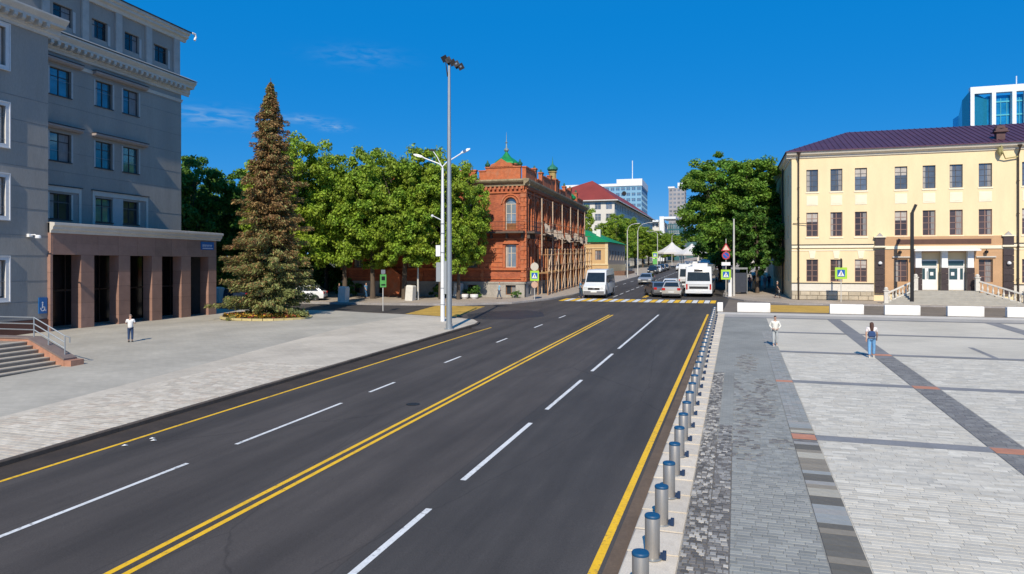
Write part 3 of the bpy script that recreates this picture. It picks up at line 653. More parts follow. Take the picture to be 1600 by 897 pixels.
# near block
bx = [(-4.55,-3.0),(-8.6,-7.0),(-12.6,-11.0)]
bz = [(3.25,5.6),(8.35,10.75),(12.85,15.2),(17.7,20.1)]
ops = [(a,b,c,d) for a,b in bx for c,d in bz]
mb = MB(T); wall(mb, -16, 0, 1.75, 20.9, ops, .25, .3); mb.quad((0,.25,.7),(0,20,.7),(0,20,21.4),(0,.25,21.4)); mb.quad((-16,.25,21.4),(0,.25,21.4),(0,20,21.4),(-16,20,21.4)); mb.quad((-16,20,0),(-16,20,21.4),(-16,.25,21.4),(-16,.25,0))
mb.build('wall', M_grey, gb)
for z in (2.9,4.25,5.9,7.2,8.9,10.3,11.6,13.1,14.5,16.0): # faint render joints
    mb = MB(T); mb.box(-16,-.0,.235,.249,z,z+.03); mb.build('render_joint', mat('joint_line',(.20,.205,.21),.9), gb)
for a,b in bx:
    for c,d in bz:
        window(gb, a, c-ZB, b-a, d-c, mat('brown_window_frame',(.10,.055,.03),.6), M_glass_dark, .47, cols=2, trans=.7, fw=.08)
        mb = MB(T); mb.box(b-.30,b-.08,.42,.47,c+.1,d-.05); mb.build('curtain', M_curtain, gb)
        mb = MB(T); frame_around(mb, a, b, c, d, .22, .09, .25); frame_around(mb, a-.22, b+.22, c-.22, d+.22, .06, .14, .25); mb.build('window_surround', mat('white_stone_trim',(.62,.62,.62),.8,amt=.06,scale=4), gb)
cornice(-16, 0, .25, 20.45, gb, .95, .75)
mb = MB(T); mb.box(-16,.03,.16,.3,-.2,1.70); mb.build('plinth', mat('red_plinth',(.12,.05,.035),.7,amt=.15,scale=2), gb)
mb = MB(T); mb.box(-1.55,-1.30,.02,.25,7.1,7.3); mb.tube([(-1.42,.2,7.2),(-1.42,-.25,7.25),(-1.42,-.5,7.15)], .04); mb.lathe([(.02,.0),(.17,.04),(.17,.16),(.1,.24)], 12, (-1.42,-.55,6.98)); mb.build('wall_lamp', M_lamp, gb)
for z in (8.3,9.9,12.2,13.7,15.5,17.1,18.9,20.0):
    mb = MB(T); mb.box(.05,16.85,DR-.012,DR-.001,z,z+.025); mb.build('render_joint', mat('joint_line',(.20,.205,.21),.9), gb)
mb = MB(T); mb.tube([(13.4,DR-.14,20.1),(13.4,DR-.14,8.2)], .065, 7); mb.build('downpipe', mat('pipe_grey',(.20,.20,.20),.6,.3), gb) if False else None
# portico: five bays between granite piers
pt = MB(T); pt.box(-.02,16.5,.0,.85,6.0,7.45); pt = pt.build('portico', M_granite, gb)
for a, b in ((-.06,.12),(2.33,3.42),(5.61,6.68),(8.89,9.94),(12.13,13.24),(15.47,16.5)):
    zz = ZB-.1; hs_ = [.9,1.05,1.1,1.05,1.2]
    for h in hs_:                       # granite blocks of the pier
        q = MB(T); q.box(a,b,.0,.85,zz,zz+h-.012); q.build('granite_block', M_granite, pt); zz += h
    q = MB(T); q.box(a+.02,b-.02,.02,.83,ZB,6.0); q.build('pier_core', mat('pier_joint',(.05,.03,.025),.9), pt)
for k in range(9):
    q = MB(T); q.box(.1+k*1.82,.1+k*1.82+1.805,-.012,.001,6.0,6.72); q.build('granite_panel', M_granite, pt)
    q = MB(T); q.box(.1+k*1.82-.0,.1+k*1.82+1.805,-.012,.001,6.735,7.44); q.build('granite_panel', M_granite, pt)
q = MB(T); q.loft([[(x,.0,7.44),(x,-.10,7.44),(x,-.14,7.60),(x,-.26,7.68),(x,-.30,7.84),(x,-.42,7.96),(x,-.42,8.12),(x,.0,8.16)] for x in (-.12,16.95)]); q.build('portico_cornice', M_cream, pt)
q = MB(T); q.box(-.1,16.9,0,DR,8.10,8.15); q.box(16.4,16.5,.85,DR,.7,7.6); q.box(0,16.5,.85,DR,7.2,7.44); q.build('portico_roof', mat('portico_slab',(.15,.14,.13),.9), pt)
q = MB(T); q.box(.1,16.4,3.1,3.14,.75,7.2); q.build('vestibule_glass', mat('vestibule_glass',(.012,.012,.014),.12,.2,spec=.6), pt)
for k in range(11):
    q = MB(T); q.box(.8+k*1.5,.88+k*1.5,3.0,3.1,.8,7.1); q.build('mullion', mat('bronze_frame',(.05,.035,.03),.5,.3), pt)
q = MB(T); q.box(.1,16.4,3.0,3.09,3.4,3.52); q.build('transom', mat('bronze_frame',(.05,.035,.03)), pt)
q = MB(T); q.box(.0,16.45,.0,3.1,ZB-.05,ZB+.006); q.build('portico_floor', mat('portico_floor',(.09,.08,.075),.7,amt=.2,scale=3), pt)
for k in range(5):                          # pale pendant lanterns and benches glimpsed between the piers
    x = 1.2+k*3.27
    q = MB(T); q.lathe([(.03,.55),(.12,.5),(.15,.1),(.05,0)], 8, (x+.3,1.9,6.2)); q.tube([(x+.3,1.9,6.7),(x+.3,1.9,7.25)], .02, 5); q.build('lantern', mat('lantern_glass',(.35,.36,.36),.3), pt)
# name plate on the portico and the blue wheelchair sign
sg = tag(empty('street_name_plate', (0,0,0)), 'blue name plate with white lettering at the top right corner of the granite portico', 'sign')
sg.matrix_world = gb.matrix_basis if False else Matrix.Translation((B0[0],B0[1],0)) @ Matrix.Rotation(R(93.55),4,'Z')
q = MB(); q.box(14.45,16.1,-.07,-.015,6.62,7.32); q.build('plate', M_blue, sg)
q = MB()
for row, (z0, z1) in enumerate(((6.86,7.06),)):
    x = 14.62
    for wch in (.07,.11,.09,.11,.06,.1,.11,.05,.09,.11):
        q.box(x,x+wch*.35,-.076,-.0695,z0,z1); q.box(x,x+wch,-.0765,-.0697,z1-.05,z1) ; x += wch+.035
q.box(14.62,15.95,-.076,-.0695,6.72,6.77); q.build('lettering', M_whitep, sg)
sg = tag(empty('accessibility_sign'), 'upright blue sign with a white wheelchair symbol on the grey wall by the stairs', 'sign')
sg.matrix_world = Matrix.Translation((B0[0],B0[1],0)) @ Matrix.Rotation(R(93.55),4,'Z')
q = MB(); q.box(-.72,-.12,.19,.245,2.1,3.16); q.build('plate', M_blue, sg)
q = MB(); n = 14
for k in range(n):                         # wheel ring
    a0, a1 = 2*math.pi*k/n, 2*math.pi*(k+1)/n
    if 1.1 < (a0 % 6.28) < 2.3: continue
    q.prism([(-.44+r*math.cos(a), 2.42+r*math.sin(a)) for r, a in ((.17,a0),(.17,a1),(.12,a1),(.12,a0))], .182, .189)
q.box(-.49,-.43,.182,.189,2.45,2.75); q.box(-.47,-.30,.182,.1885,2.50,2.55); q.box(-.33,-.28,.182,.189,2.30,2.52); q.box(-.28,-.2,.182,.1885,2.28,2.33); q.lathe([(.055,0),(.055,.007)], 10)
q.v = [p if i < len(q.v)-20 else (-.46+p[0], .182+p[2], 2.82+p[1]) for i, p in enumerate(q.v)]
q.build('wheelchair_symbol', M_whitep, sg)
# entrance stairs with cheek wall and railings, in front of the near block
stt = tag(empty('entrance_stairs', (-29.3,23.7,.55), R(90+3.55)), 'stone entrance stairs with orange granite cheek wall at the left edge', 'stairs')
# local x runs along the building (away), y towards the building
for k in range(7):
    q = MB(); q.box(-16,0.0,.15+k*.33,.15+k*.33+.36+(.0 if k < 6 else 9.6),-.1,.17*(k+1)-.01); q.build('step', M_step, stt)
    q = MB(); q.box(-16,0.0,.13+k*.33,.15+k*.33+.36,.17*(k+1)-.045,.17*(k+1)); q.build('step_tread', mat('tread_stone',(.44,.385,.31),.85,amt=.1,scale=4), stt)
q = MB(); q.loft([[(x,0,-.2),(x,0,.42),(x,2.05,1.32),(x,12.4,1.32),(x,12.4,-.2)] for x in (0.02,.62)]); q.build('cheek_wall', M_granite_o, stt)
q = MB(); q.loft([[(x,-.04,.38),(x,-.04,.46),(x,2.05,1.37),(x,12.4,1.37),(x,12.4,1.31),(x,2.05,1.31)] for x in (-.02,.68)]); q.build('coping', mat('coping_stone',(.20,.15,.13),.7,amt=.12,scale=3), stt)
q = MB(); q.box(-.0,.7,-.42,-.04,-.2,.34); q.box(-.0,.7,-.42,-.04,.34,.38); q.build('end_block', M_granite_o, stt)
rl = MB()
def rail(h):
    return [(.35,.3,.58+h-.02),(.35,2.1,1.38+h),(.35,11,1.38+h)]
for h in (.9,.6,.32): rl.tube(rail(h), .028, 6)
rl.tube([(.35,.3,1.46),(.35,.02,1.40),(.35,.02,1.15)], .028, 6)
rl = rl.build('handrail', M_galv, stt)
for y, zb_, zt in ((.3,.52,1.46),(1.25,.95,1.9),(2.1,1.35,2.28),(4.3,1.35,2.28),(6.5,1.35,2.28),(8.7,1.35,2.28)):
    q = MB(); q.tube([(.35,y,zb_),(.35,y,zt)], .03, 6); q.build('baluster', M_galv, stt)
# ------------------------------------------------------------------ yellow three-storey building (right)
M_yel = mat('yellow_render', (.81,.65,.40), .9, amt=.045, scale=.7, scale2=9, amt2=.03, stretch=(1.5,1.5,.35), bump=.15, bscale=30, dirt=((.66,.52,.32), .6, .3))
M_yelw = mat('cream_render', (.82,.74,.56), .85, amt=.05, scale=1, scale2=9, amt2=.04)
M_brown = mat('brown_window_frame2', (.30,.175,.135), .55, amt=.12)
M_glass_grey = glassmat('grey_window_glass', (.22,.24,.27), .45, .12)
M_glass_brown = glassmat('brown_window_glass', (.09,.06,.055), .3, .12)
M_dgran = mat('dark_granite_cladding', (.055,.038,.036), .4, amt=.15, scale=4, rnd=.12)
M_tan = mat('tan_cladding', (.50,.30,.16), .75, amt=.08, scale=.8, scale2=12, amt2=.06, rnd=.05)
M_rust = mat('rusticated_stone', (.50,.43,.32), .9, amt=.14, scale=2, scale2=18, amt2=.12, rnd=.16, bump=.5, bscale=14)
M_rustj = mat('stone_joint', (.26,.22,.17), .95)
YZ = 1.71; Y0 = (5.187, 74.6)
yb = tag(empty('yellow_building', (*Y0, YZ), R(.95)), 'long pale yellow three-storey building with purple metal roof and tan entrance portal', 'building')
T = Matrix.Translation((0, 0, -YZ)); LX = 34.
cx = [1.36,3.56,5.75,9.24,11.62,13.87,16.25,19.70,21.95,24.2,26.5,28.8,31.1]
ops = []
for i, x in enumerate(cx):
    ops += [(x,x+1.08,12.58,14.77),(x,x+1.08,8.12,10.5)]
    if not (x > 10 and x < 15): ops.append((x,x+1.08,3.64,5.84))
mb = MB(T); wall(mb, 0, LX, 1.3, 16.2, ops, 0, .22); mb.quad((LX,0,1.3),(LX,14,1.3),(LX,14,16.2),(LX,0,16.2)); mb.build('wall', M_yel, yb)
# side wall to the avenue (in shade) with its own windows
Ms = T @ Matrix.Rotation(R(-90),4,'Z')     # local x -> -y
mb = MB(T @ Matrix.Translation((0,28,0)) @ Matrix.Rotation(R(-90),4,'Z'))
sops = [(a,a+1.1,c,d) for a in (2,5,8,11,14,17,20,23.4) for c,d in ((12.58,14.77),(8.12,10.5),(3.64,5.84))]
wall(mb, 0, 28, 1.3, 16.2, sops, 0, .22); mb.build('side_wall', M_yel, yb)
RS = Matrix.Translation((0,28,0)) @ Matrix.Rotation(R(-90),4,'Z')
for a, b, c, d in sops: window(yb, a, c-YZ, b-a, d-c, M_brown, M_glass_grey, .14, cols=2, rows=4, trans=None, fw=.05, rot=RS)
for i, x in enumerate(cx):
    window(yb, x, 12.58-YZ, 1.08, 2.19, mat('grey_frame',(.10,.095,.10),.5), M_glass_grey, .14, cols=2, rows=4, trans=None, fw=.05)
    window(yb, x, 8.12-YZ, 1.08, 2.38, M_brown, M_glass_brown, .14, cols=2, rows=4, trans=None, fw=.06)
    if not (x > 10 and x < 15): window(yb, x, 3.64-YZ, 1.08, 2.2, M_brown, M_glass_brown, .14, cols=2, rows=4, trans=None, fw=.06)
    q = MB(T)
    if True: q.box(x-.08,x+1.16,-.05,.01,12.42,12.56)
    q.box(x-.08,x+1.16,-.05,.01,7.92,8.08); q.build('sill_moulding', M_yelw, yb)
    q = MB(T); q.box(x+.02,x+1.06,-.03,.0,11.2,12.16); q.box(x+.16,x+.92,-.045,-.03,11.34,12.02); q.build('recess_panel', M_yelw, yb)
    if x < 7 or x > 19:
        q = MB(T); q.prism([(x+.34,5.95),(x+.74,5.95),(x+.86,6.72),(x+.22,6.72)], -.05, 0); q.build('keystone', M_yelw, yb)
def course(a, b, z0, z1, t, m, name='string_course'):
    q = MB(T); q.box(a,b,-t,.005,z0,z1); return q.build(name, m, yb)
for a, b in ((0,7.42),(19.02,LX)):
    course(a,b,7.26,7.34,.16,M_black,'course_flashing'); course(a,b,6.98,7.26,.12,M_yelw); course(a,b,6.70,6.80,.05,M_yelw)
    course(a,b,3.46,3.53,.12,M_black,'plinth_flashing'); course(a,b,2.72,3.46,.06,mat('white_plinth',(.68,.64,.56),.85,amt=.05))
    # rusticated base of separate stones
    course(a,b,1.4,2.70,.03,M_rustj,'plinth_core'); z = 1.42
    for r_, h in enumerate((.44,.42,.40)):
        x = a+.02-(.45 if r_ % 2 else 0)
        while x < b-.05:
            w_ = random.uniform(.75,1.1); c = max(x,a+.02); d = min(x+w_-.03, b-.02)
            if d-c > .1:
                q = MB(T); q.loft([[(c,-.03,z),(d,-.03,z),(d,-.03,z+h-.03),(c,-.03,z+h-.03)],[(c,-.07,z+.0),(d,-.07,z+.0),(d,-.07,z+h-.03),(c,-.07,z+h-.03)],[(c+.03,-.10,z+.03),(d-.03,-.10,z+.03),(d-.03,-.10,z+h-.06),(c+.03,-.10,z+h-.06)]][::-1]); q.build('stone', M_rust, yb)
            x += w_
        z += h
# eaves and roof
q = MB(T); q.loft([[(x,0,15.95),(x,-.10,15.95),(x,-.14,16.12),(x,-.42,16.28),(x,-.5,16.48),(x,-.5,16.6),(x,0,16.6)] for x in (-.5,LX)]); q.build('cornice', mat('cornice_cream',(.66,.60,.50),.8,amt=.05), yb)
q = MB(T); q.loft([[(0,y,15.95),(-.10,y,15.95),(-.14,y,16.12),(-.42,y,16.28),(-.48,y,16.48),(-.48,y,16.6),(0,y,16.6)] for y in (-.0,28)]); q.build('cornice', mat('cornice_cream',(.66,.60,.50)), yb)
M_purple = mat('purple_metal_roof', (.10,.042,.07), .5, .35, amt=.16, scale=.8, scale2=6, amt2=.08)
q = MB(T); e = .62; zr = 19.75; rx = 6.3; ry = 8.2
q.add([(-e,-e,16.6),(LX,-e,16.6),(LX,ry,zr),(rx,ry,zr),(-e,28,16.6),(rx,28-ry,zr),(LX,2*ry+e,16.6),(rx+6,2*ry+e,16.6)], [(0,1,2,3),(0,3,5,4),(3,2,6,7)])
q.add([(-e,-e,16.52),(LX,-e,16.52),(LX,-e,16.6),(-e,-e,16.6)], [(0,1,2,3)]); q.add([(-e,28,16.52),(-e,-e,16.52),(-e,-e,16.6),(-e,28,16.6)], [(0,1,2,3)])
q.build('roof', M_purple, yb)
sm = MB(); L_ = math.hypot(ry+e, zr-16.6); sm.box(-.02,.02,0,L_,0,.045); sm = sm.mesh('roof_seam', M_purple)
ang = math.atan2(zr-16.6, ry+e)
k = 0; x = -.2
while x < LX:
    f = min(1., max(.04, (x+e)/(rx+e)))
    o = link('roof_seam', sm, yb, (x, -e, 16.605-YZ)); o.rotation_euler = (ang,0,0); o.scale = (1, f, 1); x += .52
# chimney with downpipe head near the right edge, antennas, rainwater pipes
q = MB(T); q.box(17.85,18.55,.5,1.1,16.7,17.7); q.box(17.6,18.8,.3,1.3,17.7,17.78); q.box(17.75,18.7,.4,1.2,17.78,18.05); q.lathe([(.5,0),(.42,.25),(.12,.3)], 8, (18.2,.8,18.05)); q.build('chimney', mat('chimney_brown',(.10,.05,.05),.7,amt=.2), yb)
def pipe(x, z0, z1, m):
    q = MB(T); q.tube([(x,-.55,z1+.5),(x,-.5,z1+.25),(x,-.16,z1-.15),(x,-.16,z0+.25),(x,-.38,z0+.08)], .075, 8); q.lathe([(.06,0),(.2,.3),(.2,.36)], 8, (x,-.55,z1+.35))
    for z in (4,7,10,13): q.box(x-.1,x+.1,-.26,0,z,z+.05)
    q.build('downpipe', m, yb)
M_pipe = mat('dark_brown_pipe', (.045,.03,.022), .5, amt=.15)
pipe(.62, 1.75, 15.8, M_pipe); pipe(19.35, 1.8, 15.6, M_pipe)
q = MB(T); q.tube([(17.9,-.5,16.3),(17.95,-.7,15.6),(18.3,-.25,15.1),(19.3,-.25,15.25)], .06, 6); q.lathe([(.05,0),(.22,.35),(.24,.8)], 8, (17.85,-.42,15.3)); q.build('downpipe', mat('khaki_pipe',(.33,.29,.12),.7,amt=.1), yb)
Q2 = MB(T); Q2.tube([(-.12,9.0,16.2),(-.16,9.0,15.4),(-.16,9.0,1.8)], .09, 8); Q2.build('downpipe', M_black, yb)
q = MB(T); q.tube([(.1,-.1,9.45),(1.9,-.35,9.42)], .035, 5); q.build('cable_bracket', M_black, yb)
# entrance portal
def pb(name, a, b, y0, y1, z0, z1, m): q = MB(T); q.box(a,b,y0,y1,z0,z1); return q.build(name, m, yb)
q = MB(T); wall(q, 8.36, 18.1, 2.6, 7.98, [(9.24,10.34,3.70,5.84),(16.2,17.34,3.70,5.84),(11.3,15.3,2.6,6.5)], -.16, .32); q.box(8.36,18.1,-.16,0,7.98,8.02); q.build('portal_wall', M_tan, yb)
for a in (9.24, 16.22): pb('lintel', a-.25, a+1.35, -.30, -.16, 6.0, 6.12, M_cream)
for a in (9.6, 16.75):
    q = MB(T); q.tube([(a,-.16,6.55),(a,-.4,6.6),(a,-.42,6.75)], .03, 5); q.lathe([(.03,0),(.15,.05),(.17,.25),(.04,.3)], 8, (a,-.42,6.35)); q.build('wall_lamp', M_black, yb)
for a, b in ((7.50,8.32),(18.14,18.98)):
    z = 2.6
    while z < 6.7:
        q = MB(T); q.box(a,b,-.28,.0,z,z+.575); q.build('cladding_slab', M_dgran, yb); z += .6
    pb('pilaster_cap', a-.1, b+.1, -.36, 0, 6.98, 7.14, M_yelw)
    q = MB(T); q.box(a,b,-.28,0,7.14,7.95); q.build('cladding_slab', M_dgran, yb)
    pb('pilaster_cap', a-.12, b+.12, -.38, 0, 7.95, 8.05, M_yelw)
    q = MB(T); q.prism([(a+.1,8.05),(b-.1,8.05),((a+b)/2,8.4)], -.3, -.05); q.build('finial', mat('finial_grey',(.4,.38,.36)), yb)
    q = MB(T); q.lathe([(.05,0),(.17,.1),(.17,.25),(.05,.34)], 10, ((a+b)/2,-.4,5.3)); q.build('wall_lamp', M_lamp, yb)
pb('name_band', 9.35, 17.2, -.22, -.16, 7.30, 7.74, mat('name_band_brown',(.10,.045,.03),.5,amt=.12))
pb('string_course', 8.34, 18.12, -.24, -.16, 6.82, 7.12, M_yelw)
pb('canopy', 10.7, 15.95, -1.35, -.16, 6.74, 6.82, mat('canopy_grey',(.55,.55,.54),.6)); pb('canopy_edge', 10.62, 16.03, -1.42, -.16, 6.60, 6.74, M_whitep)
pb('entry_lintel', 11.3, 15.3, .16, .4, 5.9, 6.5, mat('lintel_tan',(.50,.38,.22),.8))
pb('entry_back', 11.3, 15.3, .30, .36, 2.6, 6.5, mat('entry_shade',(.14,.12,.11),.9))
for a in (10.88, 13.06, 15.18):
    pb('column_shaft', a, a+.5, -.62, -.14, 5.04, 6.60, M_whitep)
    z = 2.9
    for k in range(4): q = MB(T); q.box(a-.05,a+.55,-.66,-.13,z,z+.52); q.build('cladding_slab', M_dgran, yb); z += .535
for a, b in ((11.47,12.86),(13.67,15.08)):
    dr = pb('door', a, b, -.02, .06, 2.93, 5.80, M_whitep)
    def dp(n, x0, x1, z0, z1, m, t=.03):
        q = MB(T); q.box(x0,x1,-.02-t,-.02,z0,z1); q.build(n, m, dr)
    Mg = mat('door_glass',(.05,.10,.11),.1,.3,spec=.8)
    dp('transom_glass', a+.08, b-.08, 5.22, 5.68, Mg, .006)
    w_ = b-a; big = (a+.62, b-.14) if a < 12 else (a+.16, b-.58); sml = (a+.12, a+.34) if a < 12 else (b-.36, b-.12)
    dp('door_glass', big[0], big[1], 3.92, 4.98, Mg, .006); dp('door_glass', sml[0], sml[1], 3.92, 4.98, Mg, .006)
    dp('notice', big[0]+.15, big[0]+.42, 4.3, 4.62, M_whitep, .012); dp('door_handle', (big[0]-.12), (big[0]-.06), 4.0, 4.7, M_galv, .07)
    dp('rail', a+.02, b-.02, 5.06, 5.14, mat('door_groove',(.45,.45,.45)), .01)
# stairs and balustrades
stp = tag(empty('entrance_stairs', (Y0[0]+13., Y0[1]-1.2, YZ)), 'wide grey flaring stairs up to the two white doors of the yellow building', 'stairs')
Tn = Matrix.Translation((-13.,0,-YZ+0))
for k in range(8):
    t = k/7.; x0 = 10.7-3.1*t; x1 = 15.7+3.2*t; z1 = 2.90-.155*k; y0 = -1.2-.46*k
    q = MB(Matrix.Translation((-13.,1.2,-YZ))); q.add([(x0,.0 if k == 0 else y0+.46,z1),(x1,.0 if k == 0 else y0+.46,z1),(x1+.25,y0-.02,z1),(x0-.25,y0-.02,z1),(x0,.0,1.5),(x1,.0,1.5),(x1+.25,y0-.02,1.5),(x0-.25,y0-.02,1.5)], [(0,3,2,1),(3,7,6,2),(0,4,7,3),(1,2,6,5)]); q.build('step', mat('stair_grey',(.36,.34,.30),.85,amt=.1,scale=2,rnd=.05), stp)
for s, lab in ((0,'left'),(1,'right')):
    bl = tag(empty('balustrade', (Y0[0]+(9.2 if s == 0 else 17.4), Y0[1]-3., YZ)), 'white stone balustrade on the %s side of the yellow building\'s entrance stairs' % lab, 'balustrade', 'balustrades of the entrance stairs')
    xa, ya, za = (10.75,-1.1,2.9) if s == 0 else (15.75,-1.1,2.9); xb, yb_, zb_ = (7.75,-3.9,1.72) if s == 0 else (18.6,-3.9,1.72)
    bl.location = (Y0[0]+xb, Y0[1]+yb_, zb_); off = Matrix.Translation((-xb,-yb_,-zb_))
    M_bw = mat('balustrade_white', (.62,.59,.53), .8, amt=.1, scale=6)
    for (x,y,z) in ((xa,ya,za),(xb,yb_,zb_)):
        q = MB(off); q.box(x-.17,x+.17,y-.17,y+.17,z,z+1.2); q.box(x-.23,x+.23,y-.23,y+.23,z+1.2,z+1.28); q.lathe([(.15,0),(.18,.15),(.08,.28)], 8, (x,y,z+1.28)); q.build('newel', M_bw, bl)
    n = 9
    def P(t, h): return (xa+(xb-xa)*t, ya+(yb_-ya)*t, za+(zb_-za)*t+h)
    q = MB(off); a, b = P(.05,.95), P(.95,.95); q.tube([a,b], .10, 4); q.build('rail', M_bw, bl)
    q = MB(off); a, b = P(.05,.12), P(.95,.12); q.tube([a,b], .09, 4); q.build('base_rail', M_bw, bl)
    for k in range(1, n):
        p = P(k/n, .15); q = MB(off); q.lathe([(.05,0),(.10,.25),(.04,.5),(.07,.72)], 6, p); q.build('baluster', M_bw, bl)
# building further up the right-hand pavement
fb = tag(empty('side_building', (5.6,104,g(0,104)+.1)), 'beige building with a dark red doorway behind the yellow building', 'building')
q = MB(Matrix.Translation((0,0,0))); RS2 = Matrix.Translation((0,40,0)) @ Matrix.Rotation(R(-90),4,'Z')
q.M = RS2; dops = [(a,a+1.3,c,c+2.2) for a in range(3,38,4) for c in (5.2,9.2)]; wall(q, 0, 40, -.5, 13.2, dops, 0, .2)
q.M = Matrix(); q.quad((0,0,-.5),(12,0,-.5),(12,0,13.2),(0,0,13.2)); q.build('wall', mat('beige_wall',(.42,.35,.24),.9,amt=.08,scale=1), fb)
for a,b,c,d in dops: window(fb, a, c, b-a, d-c, M_brown, M_glass_grey, .14, cols=2, rows=3, trans=None, fw=.06, rot=RS2)
q = MB(); q.box(-.25,0,1.2,2.9,0,3.1); q.build('door', mat('dark_red_door',(.10,.02,.015),.6), fb)
q = MB(); q.box(-.4,12,-.4,40,13.2,13.6); q.build('roof_edge', mat('roof_edge_brown',(.10,.06,.05),.7), fb)
# ------------------------------------------------------------------ red brick mansion
M_brick = brickmat('red_brick', (.43,.105,.038), (.28,.06,.025), (.34,.17,.11), .26, .08, axes='wall', amt=.22, scale=.9, ms=.008, bump=.4)
M_brickt = mat('orange_brick_trim', (.46,.13,.05), .85, amt=.2, scale=2.5, scale2=14, amt2=.15, bump=.4, bscale=18, dirt=((.36,.22,.14), 1.4, .5))
M_plinth = mat('grey_stone_plinth', (.36,.33,.29), .9, amt=.18, scale=.9, scale2=8, amt2=.14, bump=.3, bscale=10, rnd=.1)
M_green = mat('green_metal_roof', (.015,.26,.07), .45, .2, amt=.18, scale=2)
M_greend = mat('dark_green_metal', (.02,.10,.05), .5, .2, amt=.25, scale=2)
M_pale_frame = mat('worn_white_frame', (.50,.44,.36), .7, amt=.15, scale=6)
M_door_b = mat('brown_wood', (.24,.10,.03), .7, amt=.2, scale=4)
M_glass_sky = glassmat('pale_window_glass', (.22,.26,.29), .4, .12)
R0 = (-21.94, 71.8); RZ = 1.62
rb = tag(empty('brick_mansion', (*R0, RZ), R(2.5)), 'ornate two-storey red brick mansion with green dome on its corner', 'building')
T = Matrix.Translation((0,0,-RZ)); SIDE = Matrix.Rotation(R(90),4,'Z')    # side: local x -> +y, outward -y -> +x
LF, LS = 22., 39.5
def arched(q, a, b, z0, z1, arch, y=0., dep=.3, n=8):
    """fills the corners above an arched opening whose rectangle reaches z1"""
    zs = z1-arch; c = (a+b)/2; r = (b-a)/2
    for s in (-1, 1):
        pts = [(c+s*r*math.cos(math.pi/2*k/n), zs+arch*math.sin(math.pi/2*k/n)) for k in range(n+1)]
        for k in range(n):
            p0, p1 = pts[k], pts[k+1]
            q.quad((p0[0],y,p0[1]),(p1[0],y,p1[1]),(p1[0],y,z1),(p0[0],y,z1)); q.quad((p0[0],y,p0[1]),(p1[0],y,p1[1]),(p1[0],y+dep,p1[1]),(p0[0],y+dep,p0[1]))
def facade(tr, length, cols, upw, low, dirn):
    ops = []; M = T @ tr
    for x in cols: ops += [(x,x+1.25,5.02,7.55),(x,x+1.25,9.15,12.62),(x+.05,x+1.2,2.05,3.1)]
    q = MB(M); wall(q, (0 if dirn else -length), (length if dirn else 0), 3.35, 14.3, [o for o in ops if o[2] > 4], 0, .35)
    for o in ops:
        if o[2] > 4: arched(q, o[0], o[1], o[2], o[3], .62 if o[2] > 9 else .16)
    q.build('wall', M_brick, rb)
    q = MB(M); wall(q, (0 if dirn else -length), (length if dirn else 0), .8, 3.35, [o for o in ops if o[2] < 4], -.08, .4); q.build('plinth', M_plinth, rb)
    ML = tr
    for x in cols:
        window(rb, x, 5.02-RZ, 1.25, 2.37, M_pale_frame, M_glass_sky, .22, cols=2, trans=.66, fw=.09, arch=.16, rot=ML)
        window(rb, x, 9.15-RZ, 1.25, 2.85, M_pale_frame, M_glass_sky, .22, cols=2, trans=.62, fw=.09, arch=.62, rot=ML)
        window(rb, x+.05, 2.05-RZ, 1.15, 1.05, M_door_b, M_glass_dark, .2, cols=2, trans=None, fw=.06, rot=ML)
        q = MB(M)      # hood moulds and jamb shafts
        n = 10
        for rr, t in ((.86,.20),(1.12,.13)):
            for k in range(n):
                a0, a1 = math.pi*k/n, math.pi*(k+1)/n; cx_ = x+.625
                q.prism([(cx_+r_*math.cos(a_), 12.0+(r_)*math.sin(a_)) for r_, a_ in ((rr,a0),(rr,a1),(rr-.17,a1),(rr-.17,a0))], -t, 0)
        for s in (-.2, 1.25): q.box(x+s,x+s+.2,-.15,0,9.1,12.0); q.box(x+s,x+s+.2,-.13,0,5.0,7.3)
        q.box(x-.3,x+1.55,-.2,0,8.94,9.12); q.prism([(x-.3,7.6),(x+1.55,7.6),(x+1.3,7.95),(x+.625,8.3),(x-.05,7.95)], -.16, 0); q.build('window_hood', M_brickt, rb)
    s0, s1 = (0, length) if dirn else (-length, 0)
    for z0, z1, t, m in ((3.25,3.45,.16,M_plinth),(3.76,3.88,.10,M_brickt),(4.72,4.95,.20,M_brickt),(8.1,8.22,.12,M_brickt),(8.66,8.92,.14,M_brickt),(13.15,13.32,.14,M_brickt)):
        q = MB(M); q.box(s0-t,s1+(t if not dirn else 0),-t,0,z0,z1); q.build('string_course', m, rb)
    q = MB(M); q.loft([[(x_,0,13.9),(x_,-.16,13.9),(x_,-.2,14.1),(x_,-.5,14.3),(x_,-.62,14.45),(x_,-.62,14.62),(x_,0,14.7)] for x_ in (s0-(.6 if dirn else 0), s1+(0 if dirn else .6))]); q.build('cornice', mat('weathered_cornice',(.30,.24,.15),.9,amt=.3,scale=1.5,scale2=9,amt2=.2), rb)
    dm = MB(); dm.box(0,.2,-.34,0,0,.32); dm = dm.mesh('corbel', M_brickt); x_ = s0+.1
    while x_ < s1-.2:
        o = link('corbel', dm, rb); o.matrix_basis = tr @ Matrix.Translation((x_,0,13.56-RZ)); x_ += .5
fcols = [-2.2,-6.6,-10.2,-13.8,-17.4,-20.6]
scols = [1.3,4.6,7.8,11.0,15.4,19.3,22.5,25.7,29.0,32.2,35.2]
facade(Matrix(), LF, fcols, 0, 0, False); facade(SIDE, LS, scols, 0, 0, True)
